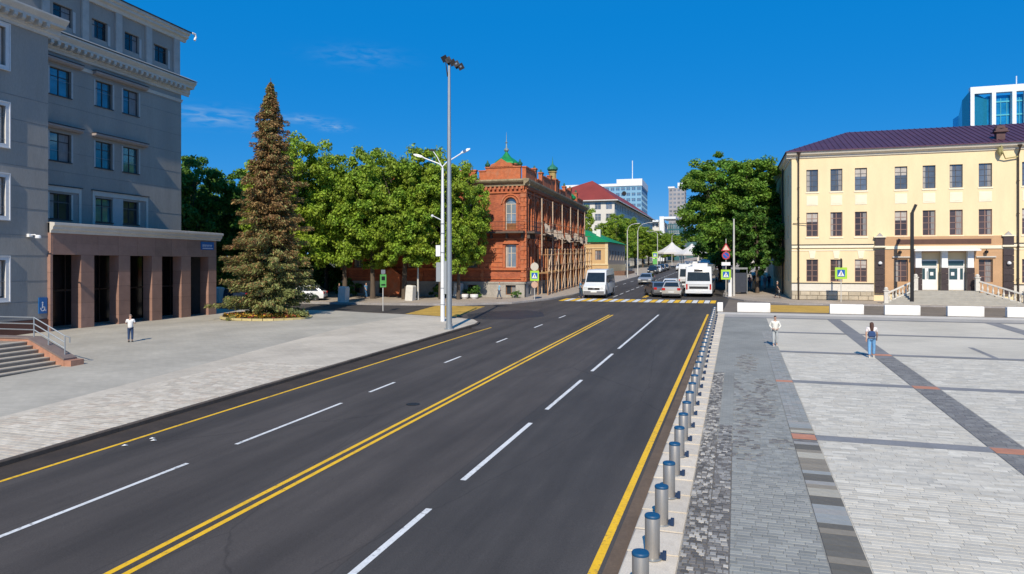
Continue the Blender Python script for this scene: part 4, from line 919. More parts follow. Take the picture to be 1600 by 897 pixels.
# pilasters / quoins
for x in (-.32,-4.9,-8.6,-12.2,-15.8,-21.7): 
    q = MB(T)
    for k in range(22): 
        z = 3.5+k*.48; w_ = .34 if k % 2 else .26
        q.box(x-w_+.2,x+w_-.02,-.14,0,z,z+.44)
    q.build('pilaster', M_brickt, rb)
for x in (.05,3.5,6.7,10.0,13.9,17.8,21.4,24.6,27.9,31.1,34.2,37.1):
    q = MB(T @ SIDE)
    for k in range(22):
        z = 3.5+k*.48; w_ = .32 if k % 2 else .25; q.box(x-w_*.6,x+w_,-.20,0,z,z+.44)
    q.build('pilaster', M_brickt, rb)
# banded rustication on the ground floor of the corner bay
for k in range(5): q = MB(T); q.box(-4.6,-2.5,-.055,0,5.1+k*.5,5.1+k*.5+.42); q.build('brick_band', M_brickt, rb)
# far and rear walls, roof
q = MB(T); q.quad((-LF,0,.8),(-LF,LS,.8),(-LF,LS,14.3),(-LF,0,14.3)); q.quad((-LF,LS,.8),(0,LS,.8),(0,LS,14.3),(-LF,LS,14.3)); q.build('rear_wall', M_brick, rb)
q = MB(T); q.add([(-LF,0,14.4),(0,0,14.4),(0,LS,14.4),(-LF,LS,14.4),(-LF/2,6,15.9),(-LF/2,LS-6,15.9)], [(0,1,4),(1,2,5,4),(2,3,5),(3,0,4,5)]); q.build('roof', M_greend, rb)
# parapets with gaps and pedestals
def parapet(tr, segs):
    for a, b, h in segs:
        q = MB(T @ tr); q.box(a,b,-.02,.42,14.6,14.6+h); q.box(a-.08,b+.08,-.1,.5,14.6+h,14.6+h+.14); q.build('parapet', M_brickt, rb)
parapet(Matrix(), [(-4.45,-.5,1.35),(-5.2,-4.45,1.0),(-21.5,-5.6,1.1)])
parapet(SIDE, [(.4,4.6,1.35),(4.9,5.6,1.75),(5.7,8.0,.6),(8.2,8.9,1.7),(9.0,12.7,1.35),(12.9,13.7,1.9),(13.8,17.8,1.55),(18.0,18.7,1.8),(18.9,22.3,.8),(22.5,23.2,1.6),(23.3,26.4,1.3),(26.6,27.4,1.8),(31.6,32.4,1.6),(32.5,36.9,.9)])
for x in (-4.3,-.6): q = MB(T); q.lathe([(.18,0),(.3,.15),(.3,.3),(.12,.5),(.05,.75)], 8, (x,.2,16.1)); q.build('parapet_urn', M_greend, rb)
for y in (5.2,8.5,13.3,18.3,22.9,27.0,32.0):
    q = MB(T); q.lathe([(.3,0),(.34,.12),(.2,.3),(.06,.7)], 8, (-.2,y,16.1)); q.build('parapet_urn', M_greend, rb)
# corner pavilion: raised attic, green dome and spire
q = MB(T); q.lathe([(1.4,0),(1.4,.5),(1.5,.55),(1.5,.7)], 12, (-2.65,2.0,15.9)); q.build('dome_drum', M_brickt, rb)
q = MB(T); q.lathe([(1.55,0),(1.45,.2),(1.0,.55),(.55,.85),(.25,1.25),(.12,1.45)], 8, (-2.65,2.0,16.55)); q.build('dome', M_green, rb)
q = MB(T); q.lathe([(.12,0),(.28,.2),(.28,.35),(.1,.5),(.06,1.0),(.16,1.1),(.05,1.2),(.025,1.9),(.008,2.3)], 8, (-2.65,2.0,17.95)); q.build('spire', mat('spire_zinc',(.35,.4,.38),.4,.5), rb)
q = MB(T); q.prism([(-4.0,16.0),(-1.3,16.0),(-1.5,16.35),(-2.0,16.5),(-2.65,16.95),(-3.3,16.5),(-3.8,16.35)], -.1, .35); q.build('gable', M_brickt, rb)
# turret in the middle of the side front with an onion top
def turret(y, s, zb_, onion=True):
    q = MB(T); q.box(-1.0*s,.15,y-.6*s,y+.6*s,14.6,zb_); q.box(-1.1*s,.25,y-.7*s,y+.7*s,zb_,zb_+.15); q.build('turret', M_brickt, rb)
    q = MB(T); c = (-.42*s,y,zb_+.15)
    if onion: q.lathe([(.5*s,0),(.5*s,.8*s),(.62*s,.9*s),(.62*s,1.0*s)], 8, c); q.build('turret_drum', mat('turret_ochre',(.36,.27,.10),.8,amt=.2), rb); q = MB(T); c = (c[0],c[1],c[2]+1.0*s)
    q.lathe([(.42*s,0),(.72*s,.25*s),(.70*s,.5*s),(.3*s,.8*s),(.12*s,1.0*s),(.04*s,1.5*s),(.01,2.0*s)], 10, c); q.build('turret_dome', M_green if not onion else mat('patina_green',(.03,.20,.13),.5,.2,amt=.2), rb)
turret(16.2, 1., 16.4)
turret(29.3, 1.15, 14.75, False)
# balcony slabs and railings
def balcony(tr, a, b, d, par):
    q = MB(T @ tr); q.box(a,b,-d,0,8.74,8.94)
    for k in range(3): t = a+.3+(b-a-.6)*k/2; q.prism([(t-.1,8.74),(t+.1,8.74),(t+.1,8.2),(t-.1,8.2)], -.5, 0)
    bo = q.build('balcony', mat('balcony_slab',(.10,.075,.06),.8,amt=.2), par)
    for h in (9.0, 9.5, 9.98): q = MB(T @ tr); q.tube([(a+.05,0,h),(a+.05,-d+.06,h),(b-.05,-d+.06,h),(b-.05,0,h)], .022, 5); q.build('rail', M_black, bo)
    n = int((b-a)/.16); q = MB(T @ tr)
    for k in range(n+1): x = a+.05+(b-a-.1)*k/n; q.tube([(x,-d+.06,8.94),(x,-d+.06,9.98)], .011, 4)
    q.build('baluster', M_black, bo)['kind'] = 'stuff'
balcony(Matrix(), -4.0, .1, 1.1, rb); balcony(SIDE, .0, 3.0, 1.1, rb); balcony(SIDE, 7.4, 12.9, 1.0, rb); balcony(SIDE, 19.0, 24.2, 1.0, rb); balcony(SIDE, 28.6, 33.9, 1.0, rb)
for x in (-2.2,): q = MB(T); q.box(x+.1,x+1.15,.16,.2,8.95,9.85); q.build('balcony_door', M_door_b, rb)
# entrance porch and low door under the trees
q = MB(T); q.box(-16.2,-14.2,-1.2,0,.8,4.1); q.prism([(-16.5,4.1),(-13.9,4.1),(-15.2,5.0)], -1.4, 0); q.build('porch', M_brickt, rb)
# ------------------------------------------------------------------ scaffolding along the side front
sc = tag(empty('scaffolding', (-20.5, 76, RZ), R(2.5)), 'tubular scaffolding with rusty frames and planks along the brick mansion', 'scaffolding')
M_rustp = mat('rusty_scaffold_tube', (.52,.28,.13), .7, .2, amt=.25, scale=3)
M_paleP = mat('pale_scaffold_tube', (.66,.50,.36), .6, .1, amt=.2, scale=3)
M_wood = mat('scaffold_plank', (.36,.23,.10), .85, amt=.2, scale=3, stretch=(1,6,1), rnd=.2)
pm = [MB().tube([(0,0,0),(0,0,5.3)], .065, 5).mesh('standard', m) for m in (M_rustp, M_paleP)]
pm2 = MB().tube([(0,0,0),(0,0,11.2)], .065, 5).mesh('standard', M_paleP)
rg = MB().tube([(0,0,0),(0,2.0,0)], .045, 4).mesh('ledger', M_rustp); cr = MB().tube([(0,0,0),(-1.1,0,0)], .03, 4).mesh('transom', M_rustp)
dg = MB().tube([(0,0,0),(0,2.0,2.4)], .04, 4).mesh('brace', M_paleP); pk = MB().box(-.24,0,0,1.96,0,.05).mesh('plank', M_wood)
for k in range(17):
    y = k*2.0
    for x in (0,-1.15):
        link('standard', pm2 if (k % 3 == 1 and x < 0) else pm[k % 2], sc, (x, y, g(0,76+y)-RZ+.1))
    zb_ = g(0,76+y)-RZ+.1
    for z in (.3,2.5,3.4,4.6,5.2):
        if k < 16: link('ledger', rg, sc, (0, y, zb_+z)); 
        if k < 16 and z in (2.5,4.6): link('ledger', rg, sc, (-1.15, y, zb_+z))
        if z in (2.5,4.6): link('transom', cr, sc, (0, y, zb_+z))
    if k < 16:
        for z in (7.2,8.4): link('ledger', rg, sc, (-.1 if z < 8 else -1.15, y, zb_+z))
        if k % 2 == 0: link('brace', dg, sc, (0.02, y, zb_+.2)); link('brace', dg, sc, (0.02, y, zb_+2.5))
        for j in range(4):
            link('plank', pk, sc, (-.08-j*.26, y+.02, zb_+2.55))
            if k > 3: link('plank', pk, sc, (-.08-j*.26, y+.02, zb_+4.66))
for y in (2.1,6.2,9.8,14.6,21,25,29.5): # hanging dust sheets and debris on the upper brackets
    q = MB(); z0 = 7.0+random.uniform(-.3,.5); n = 5
    for k in range(n):
        a = y+k*.3; q.add([(-.9+random.uniform(-.2,.3),a,z0+random.uniform(-.2,.3)),(-.6+random.uniform(-.2,.4),a+.28,z0+random.uniform(-.3,.3)),(-.5,a+.25,z0+.6+random.uniform(0,.4)),(-.9,a+.02,z0+.7+random.uniform(0,.5))], [(0,1,2,3)])
    q.tube([(-1.5,y+.6,z0-.2),(.1,y+.6,z0-.1)], .04, 4); q.build('dust_sheet', mat('grey_netting',(.40,.34,.28),.9,amt=.3,scale=2), sc)

# ------------------------------------------------------------------ ochre house with the green roof
hs0 = tag(empty('ochre_house', (-24.05,134,g(0,134)+.1)), 'two-storey ochre house with bright green roof beyond the mansion', 'building')
q = MB(); wall(q, -12, 0, -.3, 6.6, [(-2.5,-1.3,3.1,5.0),(-6,-4.8,3.1,5.0)], 0, .25); q.build('wall', mat('ochre_render',(.55,.36,.17),.9,amt=.07,scale=1), hs0)
for x in (-2.5,-6): window(hs0, x, 3.1, 1.2, 1.9, M_brown, M_glass_grey, .15, cols=2, trans=.6, fw=.08)
q = MB(SIDE); wall(q, 0, 22, -.3, 6.6, [(a,a+1.2,3.1,5.0) for a in (2,5.5,9,12.5,16,19)], 0, .25); q.build('wall', mat('taupe_render',(.34,.29,.24),.9,amt=.08,scale=1), hs0)
for a in (2,5.5,9,12.5,16,19): window(hs0, a, 3.1, 1.2, 1.9, M_brown, M_glass_grey, .15, cols=2, trans=.6, fw=.08, rot=SIDE)
q = MB(); q.box(-12,.12,-.12,0,2.1,2.4); q.box(-12,.1,-.1,0,5.4,5.55); q.box(-.5,.06,-.06,0,2.4,6.6); q.build('string_course', mat('pale_ochre',(.66,.52,.30),.9), hs0)
q = MB(); q.box(0,.14,.0,22,-.3,2.2); q.build('plinth', mat('pale_ochre',(.66,.52,.30)), hs0)
q = MB(); q.add([(-12,-.5,6.6),(.5,-.5,6.6),(.5,22,6.6),(-12,22,6.6),(-6,5,9.4),(-6,17,9.4)], [(0,1,4),(1,2,5,4),(2,3,5),(3,0,4,5)]); q.build('roof', M_green, hs0)
for x, y in ((-3,4),(-5,10)): q = MB(); q.box(x,x+.8,y,y+.8,7,9.3); q.build('chimney', mat('white_chimney',(.7,.68,.62),.8), hs0)
q = MB(); q.box(.6,3.0,2,16,-.3,.9); q.build('garden_wall', mat('brown_wall',(.16,.09,.06),.9,amt=.2), hs0)

# ------------------------------------------------------------------ far buildings
def blockb(name, label, x, y, z0, w, d, h, mw, mg, nx, ny, rz=0, ww=.55, wh=.6, sidex=None, extra=None, group=None):
    o = tag(empty(name, (x,y,z0), rz), label, 'building', group)
    q = MB(); cw, ch = w/nx, h/ny
    ops = [(i*cw+cw*(1-ww)/2, i*cw+cw*(1+ww)/2, j*ch+ch*(1-wh)/2, j*ch+ch*(1+wh)/2) for i in range(nx) for j in range(ny)]
    wall(q, 0, w, -3, h, ops, 0, .3)
    ns = max(1, int(round(d/cw))); cs = d/ns
    q.M = Matrix.Translation((w,0,0)) @ SIDE; so = [(i*cs+cs*(1-ww)/2, i*cs+cs*(1+ww)/2, j*ch+ch*(1-wh)/2, j*ch+ch*(1+wh)/2) for i in range(ns) for j in range(ny)]
    wall(q, 0, d, -3, h, so, 0, .3)
    q.M = Matrix.Translation((0,d,0)) @ Matrix.Rotation(R(-90),4,'Z'); wall(q, 0, d, -3, h, so, 0, .3)
    q.M = Matrix(); q.quad((0,0,h),(w,0,h),(w,d,h),(0,d,h)); q.quad((0,d,-3),(w,d,-3),(w,d,h),(0,d,h)); q.build('wall', mw, o)
    key = (name, w, h)
    pm_ = {}
    def panes(lst, M):
        for a, b, c, e in lst:
            k_ = (round(b-a,2), round(e-c,2))
            if k_ not in pm_:
                r = MB(); r.box(0,b-a,.12,.16,0,e-c,1); r.box(-.0,.12,.1,.2,0,e-c,0); r.box((b-a)/2-.06,(b-a)/2+.06,.08,.12,0,e-c,0); r.box(0,b-a,.08,.12,(e-c)*.62,(e-c)*.62+.1,0); pm_[k_] = r.mesh('window', [mat('far_frame',(.36,.36,.35),.7), mg])
            f = link('window', pm_[k_], o); f.matrix_basis = M @ Matrix.Translation((a,0,c))
    panes(ops, Matrix()); panes(so, Matrix.Translation((w,0,0)) @ SIDE)
    if x > 0: panes(so, Matrix.Translation((0,d,0)) @ Matrix.Rotation(R(-90),4,'Z'))
    return o
M_fwhite = mat('far_white_render', (.66,.63,.57), .9, amt=.06, scale=.3)
M_fgrey = mat('far_grey_panel', (.34,.33,.34), .9, amt=.1, scale=.3)
wb = blockb('white_block', 'long white six-storey building with a dark red roof, behind the ochre house', -57, 190, g(0,190), 24.8, 90, 18.9, M_fwhite, M_glass_grey, 8, 6, 0)
q = MB(); h = 18.9; q.add([(-1,-1,h),(25.8,-1,h),(25.8,91,h),(-1,91,h),(16.8,9,h+6.6),(16.8,81,h+6.6)], [(0,1,4),(1,2,5,4),(2,3,5),(3,0,4,5)]); q.build('roof', mat('dark_red_roof',(.23,.035,.025),.7,amt=.15,scale=.3), wb)
q = MB(); q.box(-1,25.9,-1.1,-.9,h-.25,h+.05); q.box(25.7,25.9,-.9,91,h-.25,h+.05); q.build('eaves', mat('eaves_white',(.6,.58,.55),.8), wb)
M_fblue = mat('blue_cladding', (.20,.40,.56), .5, .1, amt=.08, scale=.1)
bt = blockb('blue_office_block', 'pale blue office block with stepped white top behind the red roof', -103, 420, 9.3, 48, 40, 44, M_fblue, mat('blue_far_glass',(.10,.24,.38),.15,.4,amt=.1), 15, 13, R(2), .72, .55)
q = MB(); q.box(-.5,33,-.4,40,44,45.6); q.box(33,48.4,-.5,40,44,48.2); q.tube([(42,5,48),(42,5,60)], .25, 5); q.build('roof_cap', mat('white_cap',(.75,.78,.8),.6), bt)
for x in (28.5,37.5): q = MB(); q.prism([(x+1.3*math.cos(a*math.pi/5), 39.6+1.3*math.sin(a*math.pi/5)) for a in range(10)], -.5, .2); q.build('round_vent', M_dark, bt)
gt = blockb('grey_tower_block', 'tall narrow grey apartment tower beside the crown of the right-hand tree', -46.2, 500, 9.5, 11, 16, 50, M_fgrey, M_glass_grey, 4, 17, 0, .6, .45)
q = MB(); q.box(-.4,4,-.4,16,50,51.2); q.box(6,11,2,14,50,54); q.build('roof_cap', mat('white_cap',(.75,.78,.8)), gt)
wh = blockb('white_corner_building', 'white building with flat projecting roof slabs closing the left side of the street', -38.5, 310, 9, 8, 46, 15.2, M_fwhite, M_glass_grey, 4, 5, R(1), .6, .5)
q = MB(); q.box(-.8,5.6,-2,40,15.2,16.1); q.box(6.0,7.9,-1.6,3,-3,17.6); q.box(7.9,13,-2,12,16.4,17.4); q.build('roof_slab', mat('white_cap',(.75,.78,.8)), wh)
tg = blockb('teal_glass_block', 'dark teal glass block low behind the white corner building', -32.5, 330, 9, 7, 30, 15.5, mat('teal_panel',(.04,.15,.17),.4,.2), M_glass_teal, 7, 6, 0, .8, .8)
lw = blockb('low_white_building', 'low white shop building at the far end of the right side of the street', -14, 262, g(0,262), 24, 30, 9.5, M_fwhite, M_glass_dark, 8, 3, 0, .6, .5)
for (x, y, h, w, lab) in ((-18.0,205,7.2,5,'white peaked market canopy at the end of the street, left one'),(-11.6,192,6.6,5,'lower white peaked canopy at the end of the street, right of the first')):
    o = tag(empty('market_canopy', (x,y,g(x,y))), lab, 'canopy', 'white canopies at the end of the street')
    q = MB(); n = 8
    q.loft([[(math.cos(a*math.pi/4+.39)*r, math.sin(a*math.pi/4+.39)*r, z) for a in range(8)] for r, z in ((w,h*.52),(w,h*.58),(w*.55,h*.72),(w*.2,h*.88),(.15,h))]); q.build('canopy', mat('canopy_cloth',(.62,.60,.57),.7,amt=.08), o)
    for a in range(4): q = MB(); p = (math.cos(a*math.pi/2+.8)*w*.85, math.sin(a*math.pi/2+.8)*w*.85); q.tube([(*p,0),(*p,h*.55)], .1, 5); q.build('pole', M_galv, o)
# glass tower on the right
gtw = tag(empty('glass_tower', (55.4,200,4)), 'modern turquoise glass tower with white vertical fins above the purple roof', 'building')
HT = 45.7; M_tg = mat('tower_glass', (.02,.30,.55), .12, .45, amt=.25, scale=.15, scale2=.8, amt2=.25); M_fin = mat('white_fin', (.75,.8,.82), .5)
q = MB(); q.box(4,60,1.2,30,0,HT-2.2); q.build('glass_wall', M_tg, gtw)
q = MB(); q.add([(-1.1,2.4,0),(0,0,0),(0,0,HT-.8),(-1.1,2.4,HT-2.6),(5,30,0),(5,30,HT-3.2),(4,1.2,0),(4,1.2,HT-3)], [(0,1,2,3),(4,0,3,5),(1,6,7,2)]); q.build('dark_flank', mat('dark_blue_glass',(.02,.22,.36),.2,.3), gtw)
q = MB(); q.box(0,60,-.3,1.2,HT-1.7,HT); q.build('top_beam', M_fin, gtw)
for x in (0,4.6,8.9,11.6,14.9,18.6,22.3,26): q = MB(); q.box(x,x+.85,-.35,1.15,0,HT-1.7); q.build('fin', M_fin, gtw)
for k in range(12):
    z = HT-4-k*3.3; q = MB(); q.box(4.9,30,1.0,1.19,z,z+.35); q.build('spandrel', mat('spandrel',(.08,.42,.52),.4,.2), gtw)
for k in range(20): q = MB(); q.box(5.5+k*1.3,5.62+k*1.3,1.02,1.19,0,HT-3); q.build('mullion', mat('spandrel',(.08,.42,.52)), gtw)
q = MB(); q.tube([(10.5,2,HT),(10.5,2,HT+2.5)], .12, 5); q.build('mast', M_fin, gtw)
# ------------------------------------------------------------------ trees
M_leaf = leafmat('deciduous_leaf', (.215,.33,.035), rnd=.5, trans=.26)
M_leaf_b = leafmat('bright_leaf', (.24,.35,.035), rnd=.5, trans=.28)
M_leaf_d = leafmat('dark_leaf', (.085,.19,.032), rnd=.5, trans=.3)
M_leaf_e = leafmat('street_leaf', (.15,.28,.04), rnd=.5, trans=.3)
M_bark = mat('bark', (.10,.075,.055), .95, amt=.3, scale=3, stretch=(3,3,.5), bump=.6, bscale=12)
M_needle_b = leafmat('rusty_needles', (.27,.17,.072), rnd=.5, trans=.12, gloss=.15, hue=.015)
M_needle_g = leafmat('olive_needles', (.22,.25,.09), rnd=.45, trans=.15, gloss=.15, hue=.015)
def quads_mesh(name, cen, nrm, tan, size, asp, mats, mi=None):
    """many small leaf-shaped faces (kites) as one mesh"""
    n = len(cen); bit = np.cross(nrm, tan)
    a = tan*size[:,None]; b = bit*(size*asp)[:,None]
    v = np.empty((n,4,3)); v[:,0] = cen-a; v[:,1] = cen-b-a*.1+nrm*(size*.12)[:,None]; v[:,2] = cen+a; v[:,3] = cen+b-a*.1+nrm*(size*.12)[:,None]
    me = bpy.data.meshes.new(name); me.vertices.add(4*n); me.vertices.foreach_set('co', v.reshape(-1))
    me.loops.add(4*n); me.loops.foreach_set('vertex_index', np.arange(4*n)); me.polygons.add(n); me.polygons.foreach_set('loop_start', np.arange(n)*4)
    for m in mats: me.materials.append(m)
    if mi is not None: me.polygons.foreach_set('material_index', mi.astype(np.int32))
    me.update(calc_edges=True); return me
def unit(v): return v/np.maximum(np.linalg.norm(v, axis=1, keepdims=True), 1e-9)
def crown_mesh(name, rx, rz, seed, nclust, nleaf, m, base=.30, leaf=.17, cr=(.9,1.6), flat=.7):
    r = np.random.default_rng(seed)
    # lumpy crown: a few big boughs, clusters on their outer shells
    nb = 12; bt = np.arange(nb)*2.4+r.uniform(-.5,.5,nb); bz = np.linspace(-.95,.72,nb); br = np.sqrt(np.clip(1-(bz*.85)**2,0,1))*.55
    boughs = np.stack([np.cos(bt)*br*rx, np.sin(bt)*br*rx, bz*rz*.62], 1); brad = r.uniform(.42, .56, nb)*rx
    pts = []
    while len(pts) < nclust:
        i = r.integers(nb); d = r.normal(size=3); d /= np.linalg.norm(d)
        if d[2] < -.55: continue
        p = boughs[i]+d*brad[i]*r.uniform(.55, 1.0)*np.array([1,1,flat+.15])
        if (p[0]**2+p[1]**2)/rx**2+p[2]**2/rz**2 < r.choice([.9,1.0,1.14]): pts.append(p)
    pts = np.array(pts); k = r.integers(0, nclust, nleaf); rad = r.uniform(cr[0], cr[1], nclust)
    d = unit(r.normal(size=(nleaf,3))); q = r.uniform(0,1,nleaf)**.45
    off = d*(rad[k]*q)[:,None]*np.array([1,1,.62]); c = pts[k]+off
    c[:,2] -= .12*(off[:,0]**2+off[:,1]**2)          # tips droop
    nr = unit(d*.55+r.normal(size=(nleaf,3))*.6+np.array([0,0,.75])); tn = unit(np.cross(nr, r.normal(size=(nleaf,3))))
    return quads_mesh(name, c, nr, tn, r.uniform(.6,1.25,nleaf)*leaf, .62, [m]), pts, boughs
def trunk_mesh(h, r0, pts, boughs, zc, seed, lean=0.):
    rr = random.Random(seed); q = MB(); top = Vector((lean, 0, h))
    main = [Vector((0,0,-.3)), Vector((lean*.2,0,h*.3)), Vector((lean*.6,.1,h*.65)), top, top+Vector((.1,-.1,zc-h+1.2))]
    q.tube(main, [r0*1.25, r0, r0*.85, r0*.7, r0*.2], 8)
    for b in boughs:
        e = Vector((b[0], b[1], zc+b[2])); s = main[2].lerp(main[3], rr.uniform(.2,1)); mid = s.lerp(e, .5)+Vector((0,0,.6))
        q.tube([s, mid, e], [r0*.42, r0*.26, r0*.07], 6)
    step = max(1, len(pts)//40)
    for p in pts[::step]:
        e = Vector((p[0], p[1], zc+p[2])); b = min(boughs, key=lambda b: (b[0]-p[0])**2+(b[1]-p[1])**2+(b[2]-p[2])**2); s = Vector((b[0]*.6, b[1]*.6, zc+b[2]*.7)); q.tube([s, e], [r0*.14, r0*.03], 4, cap=False)
    return q.mesh('trunk', M_bark, True)
TV = {}
def tree(kind, x, y, H, RX, label, group, rz=0., zc=.60, trunk_r=.24):
    """kind selects a prototype crown; scaled to height H and crown radius RX"""
    if kind not in TV:
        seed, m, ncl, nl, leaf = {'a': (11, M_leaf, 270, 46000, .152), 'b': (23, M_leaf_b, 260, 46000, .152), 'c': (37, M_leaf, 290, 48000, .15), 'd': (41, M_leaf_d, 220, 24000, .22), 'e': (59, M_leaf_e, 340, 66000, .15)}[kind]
        cm, pts, bo = crown_mesh('crown', 5., 7.5 if kind != 'e' else 6.7, seed, ncl, nl, m, leaf=leaf, cr=(.35,1.0) if kind != 'e' else (.35,.95)); tm = trunk_mesh(5.4, .26, pts, bo, 8.2, seed)
        TV[kind] = (cm, tm)
    cm, tm = TV[kind]
    o = tag(empty('tree', (x, y, g(x,y)+.1), rz), label, 'tree', group); sc_ = (RX/5., RX/5., H/15.4)
    c = link('crown', cm, o, (0,0,(8.2 if kind != 'e' else 9.1)*sc_[2])); c.scale = sc_
    t = link('trunk', tm, o); t.scale = sc_
    return o
TG = 'leafy trees between the plaza and the brick mansion'
tree('b', -44.5, 62.5, 20.0, 5.2, 'tall bright green tree just right of the brown spruce', TG, .4)
tree('a', -49.5, 67.5, 18.4, 5.0, 'green tree mostly hidden behind the brown spruce', TG, 2.1)
tree('a', -41.0, 66.5, 18.2, 4.8, 'green tree with rounded top, second to the right of the spruce', TG, 3.3)
tree('c', -37.6, 66.6, 18.6, 4.9, 'green tree behind the green stop sign post', TG, 1.2)
tree('a', -33.8, 66.6, 19.0, 5.0, 'tallest tree of the row, left of the white lamp post', TG, 5.2)
tree('b', -30.0, 67.6, 17.2, 4.4, 'bright green tree right behind the white lamp post', TG, .2)
tree('c', -27.9, 67.4, 15.6, 3.4, 'rightmost tree of the row, its crown against the brick wall', TG, 4.2)
DG = 'dark trees beyond the grey building'
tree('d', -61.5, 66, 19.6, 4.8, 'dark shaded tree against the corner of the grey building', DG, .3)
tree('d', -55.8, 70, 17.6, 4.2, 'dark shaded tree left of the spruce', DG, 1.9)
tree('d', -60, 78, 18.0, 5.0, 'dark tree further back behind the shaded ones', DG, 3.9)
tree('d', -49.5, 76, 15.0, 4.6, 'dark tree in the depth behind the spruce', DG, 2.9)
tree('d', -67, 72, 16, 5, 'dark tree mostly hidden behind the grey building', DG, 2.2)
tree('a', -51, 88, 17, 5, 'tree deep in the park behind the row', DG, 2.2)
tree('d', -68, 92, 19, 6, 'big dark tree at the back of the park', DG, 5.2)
tree('e', -1.0, 89.5, 18.6, 6.6, 'large dark green tree over the bus on the right pavement', 'trees along the right pavement', .7)
tree('d', .6, 99, 19.2, 5.4, 'tall tree behind the large one by the yellow building', 'trees along the right pavement', 2.7)
tree('d', -2.6, 116, 14.5, 5.0, 'smaller tree further along the right pavement', 'trees along the right pavement', 4.7)
tree('d', 2.2, 84.5, 12.2, 3.4, 'low leafy tree close to the side of the yellow building', 'trees along the right pavement', 1.7)
tree('d', -2.0, 140, 13, 5.0, 'distant tree on the right pavement', 'trees along the right pavement', 2.4)
FG = 'trees along the far left pavement'
for i, (x, y, h, r_, kd, lab) in enumerate(((-27.5,163,14.5,5.0,'a','tree at the end of the ochre house'),(-28.0,176,16,5.0,'c','tree in front of the white block, second beyond the ochre house'),(-26.5,190,14,4.6,'a','tree behind the two street lamps on the left'),(-26.5,206,13,4.8,'c','tree under the eaves of the white block'),(-27,224,13,5.0,'a','farthest large tree on the left pavement'),(-27,245,12,5,'c','last tree of the left pavement before the white corner building'),(-35.5,158,18,4.4,'b','tall tree rising behind the green roof'),(-41,165,19,4.6,'a','tree between the mansion and the white block'))):
    tree(kd, x, y, h, r_, lab, FG, i*1.3)
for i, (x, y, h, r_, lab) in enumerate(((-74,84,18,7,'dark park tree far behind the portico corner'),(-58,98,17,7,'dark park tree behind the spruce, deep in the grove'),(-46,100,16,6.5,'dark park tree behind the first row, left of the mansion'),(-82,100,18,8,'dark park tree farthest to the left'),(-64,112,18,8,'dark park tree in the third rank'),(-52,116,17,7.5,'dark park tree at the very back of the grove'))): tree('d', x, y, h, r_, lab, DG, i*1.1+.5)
for i, (x, y, h, r_, lab) in enumerate(((-25.5,262,12,5.5,'dark green tree at the very end of the left pavement'),(-24.5,285,13,6,'last visible tree before the end of the avenue'),(-4.0,172,12.5,5.5,'tree over the far right pavement'),(-4.5,200,12,5.5,'far tree on the right, before the low white shop'))): tree('c', x, y, h, r_, lab, 'trees at the far end of the avenue', i*1.7)
hb = []
r = np.random.default_rng(8); n = 30000; c = np.stack([r.uniform(-105,-42,n), 77+r.uniform(0,6,n)+r.uniform(0,1,n)*0, 1.7+r.uniform(0,1,n)**.7*3.4], 1); c[:,2] += .5*np.sin(c[:,0]*.9)+.4*np.sin(c[:,0]*2.3); nn = unit(r.normal(size=(n,3))+np.array([0,0,.7])); tn = unit(np.cross(nn, r.normal(size=(n,3))))
hd = tag(link('undergrowth', quads_mesh('undergrowth', c, nn, tn, r.uniform(.16,.34,n), .6, [M_leaf_d])), kind='stuff')
